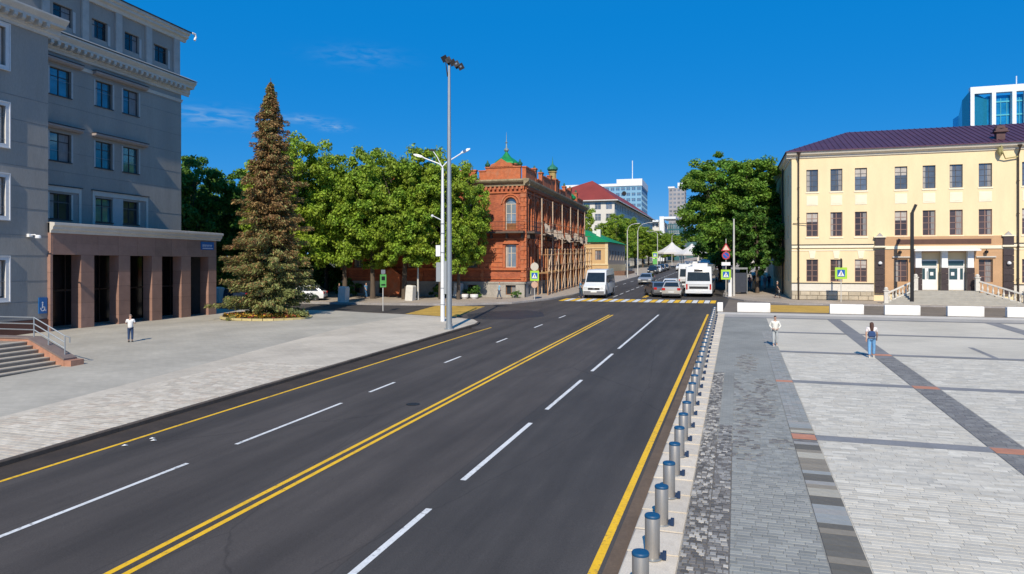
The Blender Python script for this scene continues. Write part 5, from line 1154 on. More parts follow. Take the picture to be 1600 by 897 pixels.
# ---- the spruce, half brown, in its flower bed
def spruce():
    r = np.random.default_rng(5); H = 19.0; RB = 3.6
    cen=[]; nor=[]; tan=[]; siz=[]; mi=[]; bmb = MB(); bmb.tube([(0,0,-.2),(0,0,6),(.05,0,12),(0,.05,H)], [.26,.2,.11,.02], 8)
    z = .9
    while z < H-.3:
        t = z/H; R_ = RB*(1-t)**.73*(1. if z > 2.6 else .72+.11*z)*(1+.13*math.sin(z*4.1)+.06*math.sin(z*9.7+1))
        if t > .86: R_ = max(R_, .42*(1-(t-.86)*4))
        nb = int(9 if t < .7 else 7)
        if t > .93: nb = 5
        a0 = r.uniform(0, 6.28)
        for k in range(nb):
            a = a0+k*6.283/nb+r.uniform(-.22,.22); L = R_*r.uniform(.58,1.22)*(1.+.16*math.sin(a*3+z*1.7)); droop = r.uniform(.25,.5)*(1-t*.6)
            dirv = np.array([np.cos(a), np.sin(a), 0]); zz = z+r.uniform(-.16,.16)
            pts = [np.array([0,0,zz])+dirv*L*s-np.array([0,0,droop*L*s*(1.15-s*.65)]) for s in (0,.35,.7,1.)]
            if r.uniform() < .6: bmb.tube([tuple(p) for p in pts], [.05*(1-t)+.012,.03,.018,.006], 3, cap=False)
            n = int(44+L*75); s = r.uniform(.12,1.0,n)**.75
            base = np.stack([np.array([0,0,zz])+dirv*L*q_-np.array([0,0,droop*L*q_*(1.15-q_*.65)]) for q_ in s])
            lat = np.array([-np.sin(a), np.cos(a), 0]); w = (.10+.42*(1-s))*min(1.4,L)*.9+.10
            off = lat[None]*(r.uniform(-1,1,n)*w)[:,None]+np.array([0,0,1])[None]*(r.uniform(-.30,.06,n))[:,None]
            cen.append(base+off); nn = unit(r.normal(size=(n,3))*.6+np.array([0,0,.8])+dirv*.25); nor.append(nn)
            tt = unit(dirv[None]*.9+lat[None]*(off@lat)[:,None]*.9+np.array([0,0,-.45])[None]+r.normal(size=(n,3))*.3); tt = unit(tt-nn*np.sum(tt*nn,1)[:,None]); tan.append(tt)
            siz.append(r.uniform(.07,.155,n)); green = 1-smooth01((t-.08)/.42); side = .25*math.sin(a*2+z*.7)
            mi.append((r.uniform(0,1,n) < np.clip(green*.68+.18+side*.6+(.25 if t > .85 else 0), .12, .95)).astype(int))
        z += .30 if t < .75 else .24
    cen=np.concatenate(cen); nor=np.concatenate(nor); tan=np.concatenate(tan); siz=np.concatenate(siz); mi=np.concatenate(mi)
    return quads_mesh('foliage', cen, nor, tan, siz, .36, [M_needle_b, M_needle_g], mi), bmb.mesh('trunk', M_bark, True)
sp = tag(empty('spruce_tree', (-35.3,46.3,g(-35.3,46.3)+.12)), 'tall conical spruce with browned needles standing in a low flower bed', 'tree')
fm, tm = spruce(); f = link('foliage', fm, sp); f.scale = (1,1,1); link('trunk', tm, sp)
# flower bed
bed = tag(empty('flower_bed', (-35.3,45.8,g(-35,45.8)+.12)), 'low flower bed with pale kerb around the foot of the spruce', 'flower bed')
q = MB(); q.lathe([(3.3,0),(3.3,.10),(2.6,.22),(.5,.30)], 28); bo_ = q.build('soil', M_soil, bed); bo_.scale = (1.08,.8,1)
q = MB(); n = 28
for k in range(n):
    a0, a1 = 2*math.pi*k/n, 2*math.pi*(k+.94)/n; q = MB(); P = lambda r_, a: (r_*math.cos(a)*1.08, r_*math.sin(a)*.8)
    q.slab([P(3.32,a0),P(3.5,a0),P(3.5,a1),P(3.32,a1)], -.05, .12); q.build('edging_stone', mat('bed_edging',(.50,.42,.20),.8,amt=.12,rnd=.1), bed)
r = np.random.default_rng(3); n = 5200; rr = np.sqrt(r.uniform(0,1,n))*3.2; aa = r.uniform(0,6.283,n)
cen = np.stack([rr*np.cos(aa)*1.08, rr*np.sin(aa)*.8, .16+.08*(1-rr/3.2)+r.uniform(0,.16,n)], 1); nn = unit(r.normal(size=(n,3))*.6+np.array([0,0,1])); tn = unit(np.cross(nn, r.normal(size=(n,3))))
fl = link('plants', quads_mesh('plants', cen, nn, tn, r.uniform(.06,.12,n), .7, [leafmat('bed_leaf',(.13,.13,.02)), mat('yellow_flower',(.6,.34,.03),.8), mat('red_flower',(.28,.05,.03),.8)], r.choice(3, n, p=[.5,.27,.23])), bed); fl['kind'] = 'stuff'
# low shrubs before the mansion
for i, (x, y, s, lab) in enumerate(((-27.2,70.6,.9,'low shrub at the plinth of the mansion, right of the tree row'),(-31.5,70.7,1.0,'low shrub between two tree trunks at the mansion wall'),(-43,70.5,1.2,'dark low shrub by the left end of the mansion'),(-22.6,70.9,.5,'tiny weedy shrub by the mansion corner'))):
    o = tag(empty('shrub', (x,y,g(x,y)+.12)), lab, 'shrub', 'shrubs along the mansion wall')
    c, _, _ = crown_mesh('foliage', 1.4, 1.0, 90+i, 26, 1800, M_leaf_d, leaf=.10, cr=(.2,.4)); c = link('foliage', c, o, (0,0,.8*s)); c.scale = (s,s*.7,s)
# ------------------------------------------------------------------ street furniture
bo = tag(empty('bollard'), kind=None); q = MB(); q.lathe([(.125,0),(.125,.70),(.118,.712)], 20); body_m = q.mesh('post', M_steel, True)
q = MB(); q.lathe([(.128,.685),(.131,.69),(.131,.715),(.120,.73),(.02,.737)], 20); cap_m = q.mesh('cap', mat('cap_blue',(.008,.07,.16),.5), True)
q = MB(); q.box(.10,.19,-.03,.03,0,.05); q.box(.17,.23,-.045,.045,0,.13); q.box(.13,.17,-.03,.03,.05,.10); lug_m = q.mesh('lock_lug', mat('blue_lug',(.012,.035,.09),.5,.2), False)
q = MB(); q.lathe([(.165,0),(.165,.012)], 20); ring_m = q.mesh('base_ring', M_galv)
bpy.data.objects.remove(bo)
ys = [10.30+1.50*k for k in range(31)]
for k, y in enumerate(ys):
    if k == 0: lab = 'steel bollard with blue cap nearest the camera, cut off by the bottom edge'
    elif k < 9: lab = 'steel bollard with blue cap, %s along the kerb counting away from the camera' % ['second','third','fourth','fifth','sixth','seventh','eighth','ninth'][k-1]
    elif k == 30: lab = 'last bollard of the row, farthest from the camera'
    else: lab = 'far steel bollard of the row, %s counting back from the far end' % ['thirtieth','twenty-ninth','twenty-eighth','twenty-seventh','twenty-sixth','twenty-fifth','twenty-fourth','twenty-third','twenty-second','twenty-first','twentieth','nineteenth','eighteenth','seventeenth','sixteenth','fifteenth','fourteenth','thirteenth','twelfth','eleventh','tenth','ninth','eighth','seventh','sixth','fifth','fourth','third','second','first'][k-1]
    o = tag(empty('bollard', (-1.36-.011*max(0,k-3), y, g(0,y)+.10), random.uniform(-.15,.15)), lab, 'bollard', 'bollards along the right kerb')
    link('post', body_m, o); link('cap', cap_m, o); link('lock_lug', lug_m, o); link('base_ring', ring_m, o)
# white painted barrier blocks, closing the square from the side street
for i, (a, b) in enumerate(((-1.56,-1.12),(0,2.52),(6.9,9.3),(10.75,13.15),(14.95,17.3),(18.75,21.1),(22.9,25.3))):
    y = 59.4; o = tag(empty('barrier_block', ((a+b)/2, y, g(0,y)+.12)), ['small white block at the end of the bollard row','white barrier block left of the ochre crossing','white barrier block right of the ochre crossing','white barrier block in front of the black lamp post','white barrier block in front of the doors of the yellow building','white barrier block at the right edge of the picture','white barrier block beyond the right edge'][i], 'barrier', 'white barrier blocks across the side street')
    w = (b-a)/2; q = MB(); q.loft([[(-w,-.22,0),(w,-.22,0),(w,.22,0),(-w,.22,0)],[(-w,-.22,.70),(w,-.22,.70),(w,.22,.70),(-w,.22,.70)],[(-w+.03,-.19,.74),(w-.03,-.19,.74),(w-.03,.19,.74),(-w+.03,.19,.74)]])
    q.build('block', mat('barrier_white', (.80,.79,.76), .7, amt=.05, scale=1.5, dirt=((.5,.46,.4), 1.2, .35)), o)
# floodlight mast
def gz(x, y, off=.12): return g(x,y)+off
fmst = tag(empty('floodlight_mast', (-18.0,41.9,gz(-18,41.9)), YAW), 'very tall grey mast with a bar of black floodlights on the plaza corner', 'lamp post')
q = MB(); q.lathe([(.19,0),(.17,6),(.13,12),(.085,17.3)], 14); q.build('pole', M_galv, fmst, smooth=True)
q = MB(); q.lathe([(.34,0),(.34,.04),(.22,.06),(.22,.35)], 14); q.build('base_plate', M_galv, fmst)
q = MB(); q.tube([(-.1,0,16.6),(-.25,0,17.7),(.62,0,17.25)], .045, 6); q.tube([(0,0,16.9),(0,0,17.5)], .06, 6); q.build('crossbar', M_black, fmst)
for k in range(5):
    x = -.32+k*.27; z = 17.78-k*.135; q = MB(Matrix.Translation((x,0,z)) @ Matrix.Rotation(R(-28),4,'Y') @ Matrix.Rotation(R((20,-10,12,-15,10)[k]),4,'X'))
    q.box(-.15,.15,-.10,.18,-.18,.16); q.box(-.19,.19,-.14,-.10,-.21,.19); fl_ = q.build('floodlight', mat('matt_black',(.006,.007,.012),.7), fmst)
    q = MB(Matrix.Translation((x,0,z)) @ Matrix.Rotation(R(-28),4,'Y') @ Matrix.Rotation(R((20,-10,12,-15,10)[k]),4,'X')); q.box(-.06,.06,-.150,-.141,-.06,.06); q.build('lens', mat('lamp_lens',(.25,.28,.32),.1,.5) if k > 2 else M_dark, fl_)
# double-armed lamp post with control boxes
dl = tag(empty('street_lamp', (-20.45,46.4,gz(-20.4,46.4)), YAW), 'white double-armed street lamp with control cabinets, beside the tall mast', 'lamp post')
q = MB(); q.lathe([(.16,0),(.15,3),(.12,8),(.085,11.2)], 12); q.build('pole', M_lamp, dl, smooth=True)
q = MB(); q.tube([(0,0,10.9),(0,0,11.25),(-.25,0,11.5),(-1.55,0,12.0)], .045, 7); q.tube([(0,0,11.0),(0,0,11.3),(.3,0,11.6),(1.5,0,12.35)], .045, 7); q.tube([(0,0,11.2),(-.4,.2,12.0),(-.75,.3,12.5)], .03, 6); q.build('arm', M_lamp, dl)
for x, z, r in ((-1.75,12.08,-15),(1.68,12.45,25)):
    q = MB(Matrix.Translation((x,0,z)) @ Matrix.Rotation(R(-r),4,'Y')); q.loft([[(xx,-w,-h),(xx,w,-h),(xx,w*.7,h),(xx,-w*.7,h)] for xx, w, h in ((-.38,.07,.04),(-.2,.14,.08),(.2,.14,.08),(.36,.06,.04))]); q.build('lamp_head', M_lamp, dl)
q = MB(Matrix.Translation((-.8,.3,12.55))); q.box(-.22,.22,-.1,.1,-.06,.05); q.build('lamp_head', M_black, dl)
q = MB(); q.box(-.48,-.16,-.14,.14,4.75,5.55); q.build('control_box', M_lamp, dl); q = MB(); q.box(.10,.40,-.14,.12,2.0,4.4); q.build('control_box', M_signg, dl); q = MB(); q.box(-.46,-.14,-.12,.12,2.9,4.3); q.build('control_box', M_signg, dl)
q = MB(); q.tube([(-.1,0,7.4),(-.7,0,7.7)], .03, 5); q.lathe([(.04,0),(.10,.05),(.10,.16),(.03,.2)], 8, (-.75,0,7.6)); q.build('camera_arm', M_lamp, dl)
for z in (1.2,2.4,5.0,6.4,7.1): q = MB(); q.lathe([(.17,0),(.17,.05)], 10, (0,0,z)); q.build('strap', M_signg, dl)
# plain poles and lamps
def lamp(name, x, y, H, m, label, arm=None, r=.075, group=None, off=.12):
    o = tag(empty(name, (x,y,g(x,y)+off)), label, 'lamp post', group)
    q = MB(); q.lathe([(r*1.5,0),(r*1.2,H*.4),(r,H*.9),(r*.8,H)], 10); q.build('pole', m, o, smooth=True)
    if arm:
        dx, dz = arm; q = MB(); q.tube([(0,0,H-.1),(dx*.12,0,H+dz*.5),(dx*.4,0,H+dz*.85),(dx*.85,0,H+dz)], r*.6, 6); q.build('arm', m, o)
        q = MB(Matrix.Translation((dx,0,H+dz))); s = .28 if dx > 0 else -.28; q.box(-.32,.32,-.12,.12,-.05,.06); q.build('lamp_head', m, o)
    return o
M_pp = mat('pale_pole', (.58,.57,.54), .6, .2, amt=.1)
lamp('pole', -32.0,66.2, 6.5, M_pp, 'thin pale pole standing among the leafy trees')
lamp('street_lamp', -.35,79.1, 8.4, M_pp, 'pale pole in front of the big tree on the right pavement', None, .09)
lamp('street_lamp', -19.0,126, 8.6, M_pp, 'first tall curved lamp on the left pavement beyond the ochre house', (1.9,1.2), .09, 'street lamps on the left pavement')
lamp('street_lamp', -18.9,139, 8.8, M_pp, 'second tall curved lamp on the left pavement', (2.6,1.6), .09, 'street lamps on the left pavement')
lamp('street_lamp', -18.9,175, 9.0, M_pp, 'third, slimmer lamp on the left pavement', (-2.4,.6), .08, 'street lamps on the left pavement')
lamp('street_lamp', -18.9,215, 9.0, M_pp, 'farthest lamp on the left pavement', (2.2,.9), .08, 'street lamps on the left pavement')
lamp('street_lamp', -.5,150, 9.0, M_pp, 'lamp of the right pavement showing its arm by the large tree', (-2.2,.9), .08)
bl_ = tag(empty('street_lamp', (15.1,71.0,g(15,71)+.12)), 'slim black lamp post before the entrance of the yellow building', 'lamp post')
q = MB(); q.box(-.13,.13,-.13,.13,0,8.3); q.build('pole', M_black, bl_)
q = MB(Matrix.Translation((.0,0,8.25)) @ Matrix.Rotation(R(22),4,'Y')); q.box(-.11,.11,-.11,.11,0,.85); q.build('lamp_head', M_black, bl_)
# crossing signs
def crossing_plate(par, z, s=.9, w=None):
    w = w or s
    q = MB(); q.box(-w/2,w/2,0,.025,z,z+s); q.build('plate', M_signy, par)
    a = s*.30; q = MB(); q.box(-a,a,-.012,-.002,z+s/2-a,z+s/2+a); q.build('blue_field', M_signb, par)
    c = z+s/2; q = MB(); q.prism([(-a*.85,c-a*.8),(a*.85,c-a*.8),(0,c+a*.85)], -.020, -.013); q.build('white_triangle', M_whitep, par)
    q = MB(); k = a*.9                       # walking figure
    q.prism([(-.07*k,c+.42*k),(.07*k,c+.42*k),(.07*k,c+.28*k),(-.07*k,c+.28*k)], -.027, -.021)
    q.prism([(-.10*k,c+.24*k),(.10*k,c+.24*k),(.08*k,c-.2*k),(-.08*k,c-.2*k)], -.027, -.021)
    q.prism([(-.08*k,c-.15*k),(.02*k,c-.2*k),(-.22*k,c-.75*k),(-.32*k,c-.72*k)], -.0275, -.021); q.prism([(-.02*k,c-.18*k),(.08*k,c-.15*k),(.32*k,c-.72*k),(.2*k,c-.76*k)], -.0265, -.021)
    q.prism([(.05*k,c+.2*k),(.32*k,c-.06*k),(.26*k,c-.12*k),(.04*k,c+.08*k)], -.0272, -.021); q.build('walking_figure', M_black, par)
def sign_post(x, y, H, label, rz=0.): 
    o = tag(empty('crossing_sign', (x,y,g(x,y)+.12), rz), label, 'sign'); q = MB(); q.tube([(0,.05,0),(0,.05,H)], .04, 7); q.build('post', M_pp, o); return o
s1 = sign_post(-28.9,53.0,2.9+.6,'green-bordered crossing sign on a thin post at the plaza edge, seen obliquely', R(60))
q = MB(); q.box(-.3,.3,0,.03,2.05,3.15); q.build('plate', mat('sign_green_border',(.12,.42,.10),.5), s1)
q = MB(); q.box(-.17,.17,-.012,-.002,2.65,2.98); q.build('blue_field', M_black, s1); q = MB(); q.box(-.2,.2,-.012,-.002,2.2,2.32); q.build('arrow_plate', M_black, s1)
q = MB(); q.box(-.2,.2,0,.03,3.2,3.55); q.build('upper_plate', M_signg, s1)
s2 = sign_post(-20.0,68.9,3.9,'crossing sign with a round sign above it before the mansion corner', .1); crossing_plate(s2, 1.95, 1.05, .92)
q = MB(Matrix.Translation((0,.02,3.42)) @ Matrix.Rotation(R(90),4,'X')); q.lathe([(.42,-.02),(.42,.02)], 20); q.build('round_plate', mat('sign_cream',(.55,.50,.42),.5), s2)
q = MB(Matrix.Translation((0,.0,1.55)) @ Matrix.Rotation(R(90),4,'X')); q.lathe([(.34,-.02),(.34,.02)], 20); q.build('round_plate', mat('sign_pinkish',(.55,.35,.25),.5), s2)
s3 = sign_post(9.35,71.9,3.3,'fluorescent crossing sign in front of the lower windows of the yellow building'); crossing_plate(s3, 2.2, 1.1, 1.05)
q = MB(); q.box(-.06,.06,-.05,.1,3.3,4.15); q.build('sign_lamp', M_black, s3)
s4 = sign_post(-1.15,77.4,6.2,'post with a warning triangle, round sign and crossing sign by the bus'); crossing_plate(s4, 1.85, 1.05, 1.0)
q = MB(); q.prism([(-.5,4.9),(.5,4.9),(0,5.75)], -.01, .02); q.build('triangle_border', M_red, s4); q = MB(); q.prism([(-.33,5.0),(.33,5.0),(0,5.55)], -.02, -.011); q.build('triangle_face', mat('sign_peach',(.72,.55,.42),.5), s4)
q = MB(Matrix.Translation((0,-.01,4.42)) @ Matrix.Rotation(R(90),4,'X')); q.lathe([(.42,-.02),(.42,.02)], 20); q.build('round_border', M_red, s4)
q = MB(Matrix.Translation((0,-.035,4.42)) @ Matrix.Rotation(R(90),4,'X')); q.lathe([(.31,-.004),(.31,.006)], 20); q.build('round_face', M_signb, s4)
q = MB(Matrix.Translation((0,-.045,4.42)) @ Matrix.Rotation(R(45),4,'Y')); q.box(-.32,.32,-.004,.003,-.04,.04); q.build('slash', M_red, s4)
q = MB(); q.box(-.45,.45,-.01,.02,3.35,3.7); q.build('lower_plate', M_whitep, s4)
s5 = sign_post(-18.75,168,4.6,'small distant crossing sign beneath the far left lamps'); crossing_plate(s5, 3.0, 1.4, 1.2)
q = MB(); q.box(-.5,.5,-.01,.02,1.5,2.8); q.build('plate', mat('sign_green_border',(.12,.42,.10)), s5)
# pale stone posts on the left
for (x, y, lab) in ((-38.15,61.6,'white square post on the kerb in front of the dark trees'),(-32.3,65.0,'white leaning post near the mansion, beside the thin pole'),(-51.6,59.2,'pale post left of the spruce by the parked dark car'),(-29.2,70.4,'pale post at the foot of the white street lamp, by the wall')):
    o = tag(empty('stone_post', (x,y,g(x,y)+.1)), lab, 'post', 'pale posts along the side street'); q = MB(Matrix.Rotation(R(4),4,'Y')); q.loft([[(-w,-w,z),(w,-w,z),(w,w,z),(-w,w,z)] for w, z in ((.42,0),(.40,1.45),(.34,1.6))]); q.build('post', mat('whitewashed_stone',(.62,.60,.55),.85,amt=.08), o)
for i, x in enumerate((-27.7,-26.6)):
    o = tag(empty('flower_pot', (x,68.6,g(x,68.6)+.12)), ['left one of two round white planters on the pavement by the mansion','right one of two round white planters on the pavement by the mansion'][i], 'planter', 'white planters by the mansion'); q = MB(); q.lathe([(.25,0),(.42,.2),(.45,.45),(.38,.5)], 14); q.build('pot', M_whitep, o); q = MB(); q.lathe([(.36,.46),(.3,.52),(.1,.56)], 10); q.build('soil', M_soil, o)
o = tag(empty('post_box', (-.75,78.0,g(0,78)+.12)), 'white cylindrical post between the crossing sign and the pale pole', 'post'); q = MB(); q.lathe([(.22,0),(.22,1.9),(.15,2.05)], 12); q.build('post', M_whitep, o)
# bus shelter
bs = tag(empty('bus_shelter', (.2,84.5,g(0,84.5)+.12)), 'dark glazed bus shelter on the right pavement behind the pale pole', 'bus shelter')
q = MB(); q.box(-.9,.9,-2.2,2.2,2.75,2.95); q.build('roof', mat('shelter_roof',(.25,.26,.26),.5), bs)
Mg = mat('shelter_glass',(.03,.04,.05),.1,.3,spec=.7)
q = MB(); q.box(-.88,.88,2.1,2.14,.2,2.7); q.build('glass_panel', Mg, bs); q = MB(); q.box(.82,.86,-2.1,2.1,.2,2.7); q.build('glass_panel', Mg, bs); q = MB(); q.box(-.75,.75,-2.14,-2.1,.15,2.35); q.build('advert_panel', mat('advert_dark',(.04,.045,.06),.4), bs)
for x, y in ((-.85,-2.1),(.85,-2.1),(.85,2.1),(-.85,2.1)): q = MB(); q.tube([(x,y,0),(x,y,2.75)], .05, 5); q.build('post', M_signg, bs)
q = MB(); q.box(.3,.75,-1.6,1.6,.45,.5); q.build('bench', M_wood, bs)

# ------------------------------------------------------------------ vehicles (local x = forward)
M_tyre = mat('tyre_rubber', (.02,.02,.02), .85); M_rim = mat('wheel_rim', (.45,.45,.46), .35, .8)
M_vglass = mat('vehicle_glass', (.02,.028,.035), .06, .25, spec=.9, amt=.2)
M_tail = mat('tail_lamp_red', (.45,.015,.01), .25); M_head = mat('head_lamp', (.65,.68,.7), .12, .2); M_plate = mat('number_plate', (.7,.7,.68), .5); M_trim = mat('black_plastic', (.025,.025,.027), .6)
def paint(n, c, metal=.1): return mat('paint_'+n, c, .32, metal, amt=.02, coat=.8)
def vehicle(name, label, cat, x, y, heading, prof, W, belt, Hh, tum, pnt, wheels, wr, panes, extras, group=None, scale=1., off=.0, bev=.09, arch=True):
    o = tag(empty(name, (x,y,g(x,y)+off)), label, cat, group)
    sl = math.atan(SL)*math.sin(heading); o.rotation_euler = (0, -sl, heading); o.scale = (scale,)*3
    def Y(z): return W/2*(1-tum*max(0,(z-belt))/(Hh-belt))
    cx_ = sum(p[0] for p in prof)/len(prof); cz_ = sum(p[1] for p in prof)/len(prof); q = MB(); rings = []
    for f, ins in ((-1,bev),(-.985,bev*.35),(-.93,0),(.93,0),(.985,bev*.35),(1,bev)):
        rings.append([(px_-math.copysign(min(ins,abs(px_-cx_)), px_-cx_), f*Y(pz), pz-math.copysign(min(ins,abs(pz-cz_)), pz-cz_)*.8) for px_, pz in prof])
    q.loft(rings); q.build('body', pnt, o, smooth=True)
    tw = MB(Matrix.Rotation(R(90),4,'X')); tw.lathe([(wr*.62,-.11),(wr*.95,-.11),(wr,-.08),(wr,.08),(wr*.95,.11),(wr*.62,.11)], 18); tm_ = tw.mesh('wheel', M_tyre, True)
    rw = MB(Matrix.Rotation(R(90),4,'X')); rw.lathe([(wr*.2,-.115),(wr*.62,-.10),(wr*.64,0),(wr*.62,.10),(wr*.2,.115)], 14); rm_ = rw.mesh('rim', M_rim)
    for wx in wheels:
        for s in (-1,1):
            if arch:
                q = MB(); n = 10; q.prism([(wx+(wr+.07)*math.cos(math.pi*k/n), wr+(wr+.07)*math.sin(math.pi*k/n)) for k in range(n+1)], s*(W/2-.12), s*(W/2+.004)); q.build('wheel_arch', M_trim, o)
            w_ = link('wheel', tm_, o, (wx, s*(W/2-.10), wr)); link('rim', rm_, w_)
    for nm, kind_, pts, m in panes:
        if kind_ == 'side':
            for s in (-1,1):
                q = MB(); P = [(px_, s*(Y(pz)+.008), pz) for px_, pz in pts]; Q_ = [(px_, s*(Y(pz)-.03), pz) for px_, pz in pts]; q.loft([Q_, P]); q.build(nm, m, o)
        else:   # band across the vehicle between two profile points, pushed out a little
            (x0,z0),(x1,z1), wf, dx = pts; q = MB(); P = [(x0+dx,-Y(z0)*wf,z0),(x0+dx,Y(z0)*wf,z0),(x1+dx,Y(z1)*wf*.97,z1),(x1+dx,-Y(z1)*wf*.97,z1)]
            q.loft([[(p[0]-dx*3,p[1],p[2]) for p in P], P]); q.build(nm, m, o)
    for nm, b, m in extras:
        q = MB()
        if b[2] == 'pm': 
            for s in (-1,1):
                q = MB(); y0, y1 = sorted((s*b[3], s*b[4])); q.box(b[0],b[1],y0,y1,b[5],b[6]); q.build(nm, m, o)
        else: q.box(b[0],b[1],b[3],b[4],b[5],b[6]); q.build(nm, m, o)
    return o
def car(label, x, y, heading, pnt, kind='hatch', group=None, scale=1., name='car'):
    if kind == 'hatch':
        prof = [(-2.05,.32),(-2.10,.55),(-2.08,.95),(-1.85,1.10),(-1.35,1.52),(-1.0,1.60),(.1,1.60),(.45,1.54),(1.15,1.06),(1.9,.92),(2.08,.75),(2.12,.45),(2.02,.28)]; Hh = 1.60; belt = 1.0
        panes = [('windscreen','band',((1.12,1.08),(.50,1.50),.86,.012),M_vglass),('rear_window','band',((-1.86,1.12),(-1.42,1.50),.84,-.012),M_vglass),
                 ('side_window','side',[(.85,1.10),(.0,1.10),(.0,1.50),(.40,1.48)],M_vglass),('side_window','side',[(-.08,1.10),(-1.5,1.12),(-1.15,1.48),(-.08,1.50)],M_vglass)]
    else:
        prof = [(-2.2,.30),(-2.26,.55),(-2.24,.92),(-1.65,1.02),(-1.05,1.42),(-.7,1.47),(.15,1.47),(.5,1.41),(1.2,.98),(2.0,.84),(2.2,.68),(2.25,.42),(2.15,.26)]; Hh = 1.47; belt = .95
        panes = [('windscreen','band',((1.17,1.0),(.54,1.38),.86,.012),M_vglass),('rear_window','band',((-1.62,1.04),(-1.10,1.39),.84,-.012),M_vglass),
                 ('side_window','side',[(.9,1.02),(.0,1.02),(.0,1.38),(.45,1.36)],M_vglass),('side_window','side',[(-.08,1.02),(-1.4,1.04),(-1.0,1.36),(-.08,1.38)],M_vglass)]
    xe = prof[1][0]; xf = prof[-2][0]
    ex = [('headlight',(xf-.22,xf+.005,'pm',.52,.82,.62,.78),M_head),('tail_light',(xe-.012,xe+.12,'pm',.56,.86,.78,1.0),M_tail),('number_plate',(xe-.02,xe,'c',-.26,.26,.56,.67),M_plate),('number_plate',(xf,xf+.02,'c',-.26,.26,.42,.53),M_plate),
          ('bumper',(xe-.03,xe+.1,'c',-.82,.82,.28,.46),M_trim),('bumper',(xf-.1,xf+.012,'c',-.62,.62,.30,.42),M_trim),('mirror',(.72,.88,'pm',.88,1.04,.98,1.12),M_trim),('grille',(xf-.08,xf+.008,'c',-.48,.48,.58,.70),M_trim)]
    return vehicle(name, label, 'car', x, y, heading, prof, 1.76, belt, Hh, .24, pnt, (-1.28,1.32), .31, panes, ex, group, scale)
UP, DN = R(90), R(-90)
P_w = paint('white', (.74,.75,.75)); P_s = paint('silver', (.42,.43,.44), .5); P_g = paint('dark_grey', (.12,.12,.13), .5); P_k = paint('black', (.02,.021,.024), .3); P_b = paint('navy', (.02,.035,.07), .3); P_lg = paint('light_beige', (.55,.53,.48), .3)
def van(label, x, y, heading, scale=1.):
    prof = [(-2.75,.45),(-2.78,1.0),(-2.76,2.45),(-2.6,2.58),(1.1,2.60),(1.45,2.50),(2.10,1.42),(2.72,1.12),(2.85,.85),(2.86,.42),(2.75,.32),(-2.6,.32)]
    panes = [('windscreen','band',((2.08,1.46),(1.56,2.32),.88,.014),M_vglass),('side_window','side',[(1.95,1.42),(1.05,1.42),(1.05,2.05),(1.55,2.05)],M_vglass),('side_window','side',[(.95,1.42),(-.6,1.42),(-.6,2.05),(.95,2.05)],M_vglass),('side_window','side',[(-.7,1.42),(-2.5,1.42),(-2.5,2.05),(-.7,2.05)],M_vglass)]
    ex = [('headlight',(2.62,2.862,'pm',.58,.92,.82,1.08),M_head),('grille',(2.7,2.868,'c',-.55,.55,.78,.98),M_trim),('bumper',(2.72,2.90,'c',-.95,.95,.34,.68),mat('grey_bumper',(.16,.16,.17),.6)),('number_plate',(2.9,2.92,'c',-.28,.28,.56,.69),M_plate),('mirror',(1.75,1.92,'pm',.99,1.24,1.42,1.75),M_trim),('tail_light',(-2.8,-2.7,'pm',.82,.98,1.0,1.5),M_tail),('destination_card',(1.86,1.92,'c',-.25,.12,1.50,1.62),M_plate),('emblem',(2.862,2.872,'c',-.10,.10,.84,.92),M_rim)]
    return vehicle('van', label, 'van', x, y, heading, prof, 2.02, 1.3, 2.6, .10, P_w, (-1.75,1.85), .36, panes, ex, None, scale)
van('white high-roof minibus stopped before the crossing, facing the camera', -14.7, 76.9, DN, 1.18)
def bus(label, x, y, heading, scale=1.):
    prof = [(-5.0,.42),(-5.04,.9),(-5.0,2.72),(-4.86,2.88),(4.8,2.88),(4.98,2.7),(5.06,1.1),(5.05,.42),(4.9,.32),(-4.9,.32)]
    panes = [('rear_window','band',((-5.025,1.52),(-5.005,2.36),.86,-.012),M_vglass),('windscreen','band',((5.03,1.2),(4.99,2.5),.9,.012),M_vglass)]
    panes += [('side_window','side',[(a,1.35),(a+1.35,1.35),(a+1.35,2.3),(a,2.3)],M_vglass) for a in (-4.75,-3.3,-1.85,-.4,1.05,2.5)]
    Mw = mat('roof_unit_white',(.7,.7,.7),.5)
    ex = [('engine_grille',(-5.06,-5.0,'c',-.86,.86,.80,1.02),M_trim),('tail_light',(-5.062,-4.98,'pm',1.0,1.14,.72,1.24),M_tail),('bumper',(-5.12,-4.95,'c',-1.2,1.2,.38,.66),P_w),('number_plate',(-5.13,-5.11,'c',-.26,.26,.46,.57),M_plate),('route_sign',(-5.05,-5.0,'c',-.4,.4,2.42,2.62),M_trim),
          ('roof_unit',(-2.6,-.4,'c',-.7,.7,2.87,3.12),Mw),('roof_hatch',(1.6,2.4,'c',-.4,.4,2.87,2.97),Mw),('headlight',(4.95,5.07,'pm',.75,1.1,.75,.98),M_head),('mirror',(4.8,5.1,'pm',1.22,1.46,1.7,2.3),M_trim),('door_band',(-5.055,-5.03,'c',-.95,.95,1.16,1.20),mat('panel_groove',(.3,.3,.3),.6))]
    return vehicle('bus', label, 'bus', x, y, heading, prof, 2.45, 1.3, 2.88, .06, P_w, (-2.9,3.1), .46, panes, ex, 'white buses waiting in the right lane', scale)
bus('white city bus seen from behind, in the right lane at the crossing', -4.0, 83.6, UP, 1.16)
bus('second white bus ahead, mostly hidden behind the first', -5.7, 95.4, UP, 1.16)
bus('third white bus farther up the street, only its roof showing', -4.6, 114.5, UP, 1.16)
car('silver hatchback seen from behind, left of the bus', -6.7, 77.6, UP, P_lg, 'hatch', 'cars going up the street', 1.12)
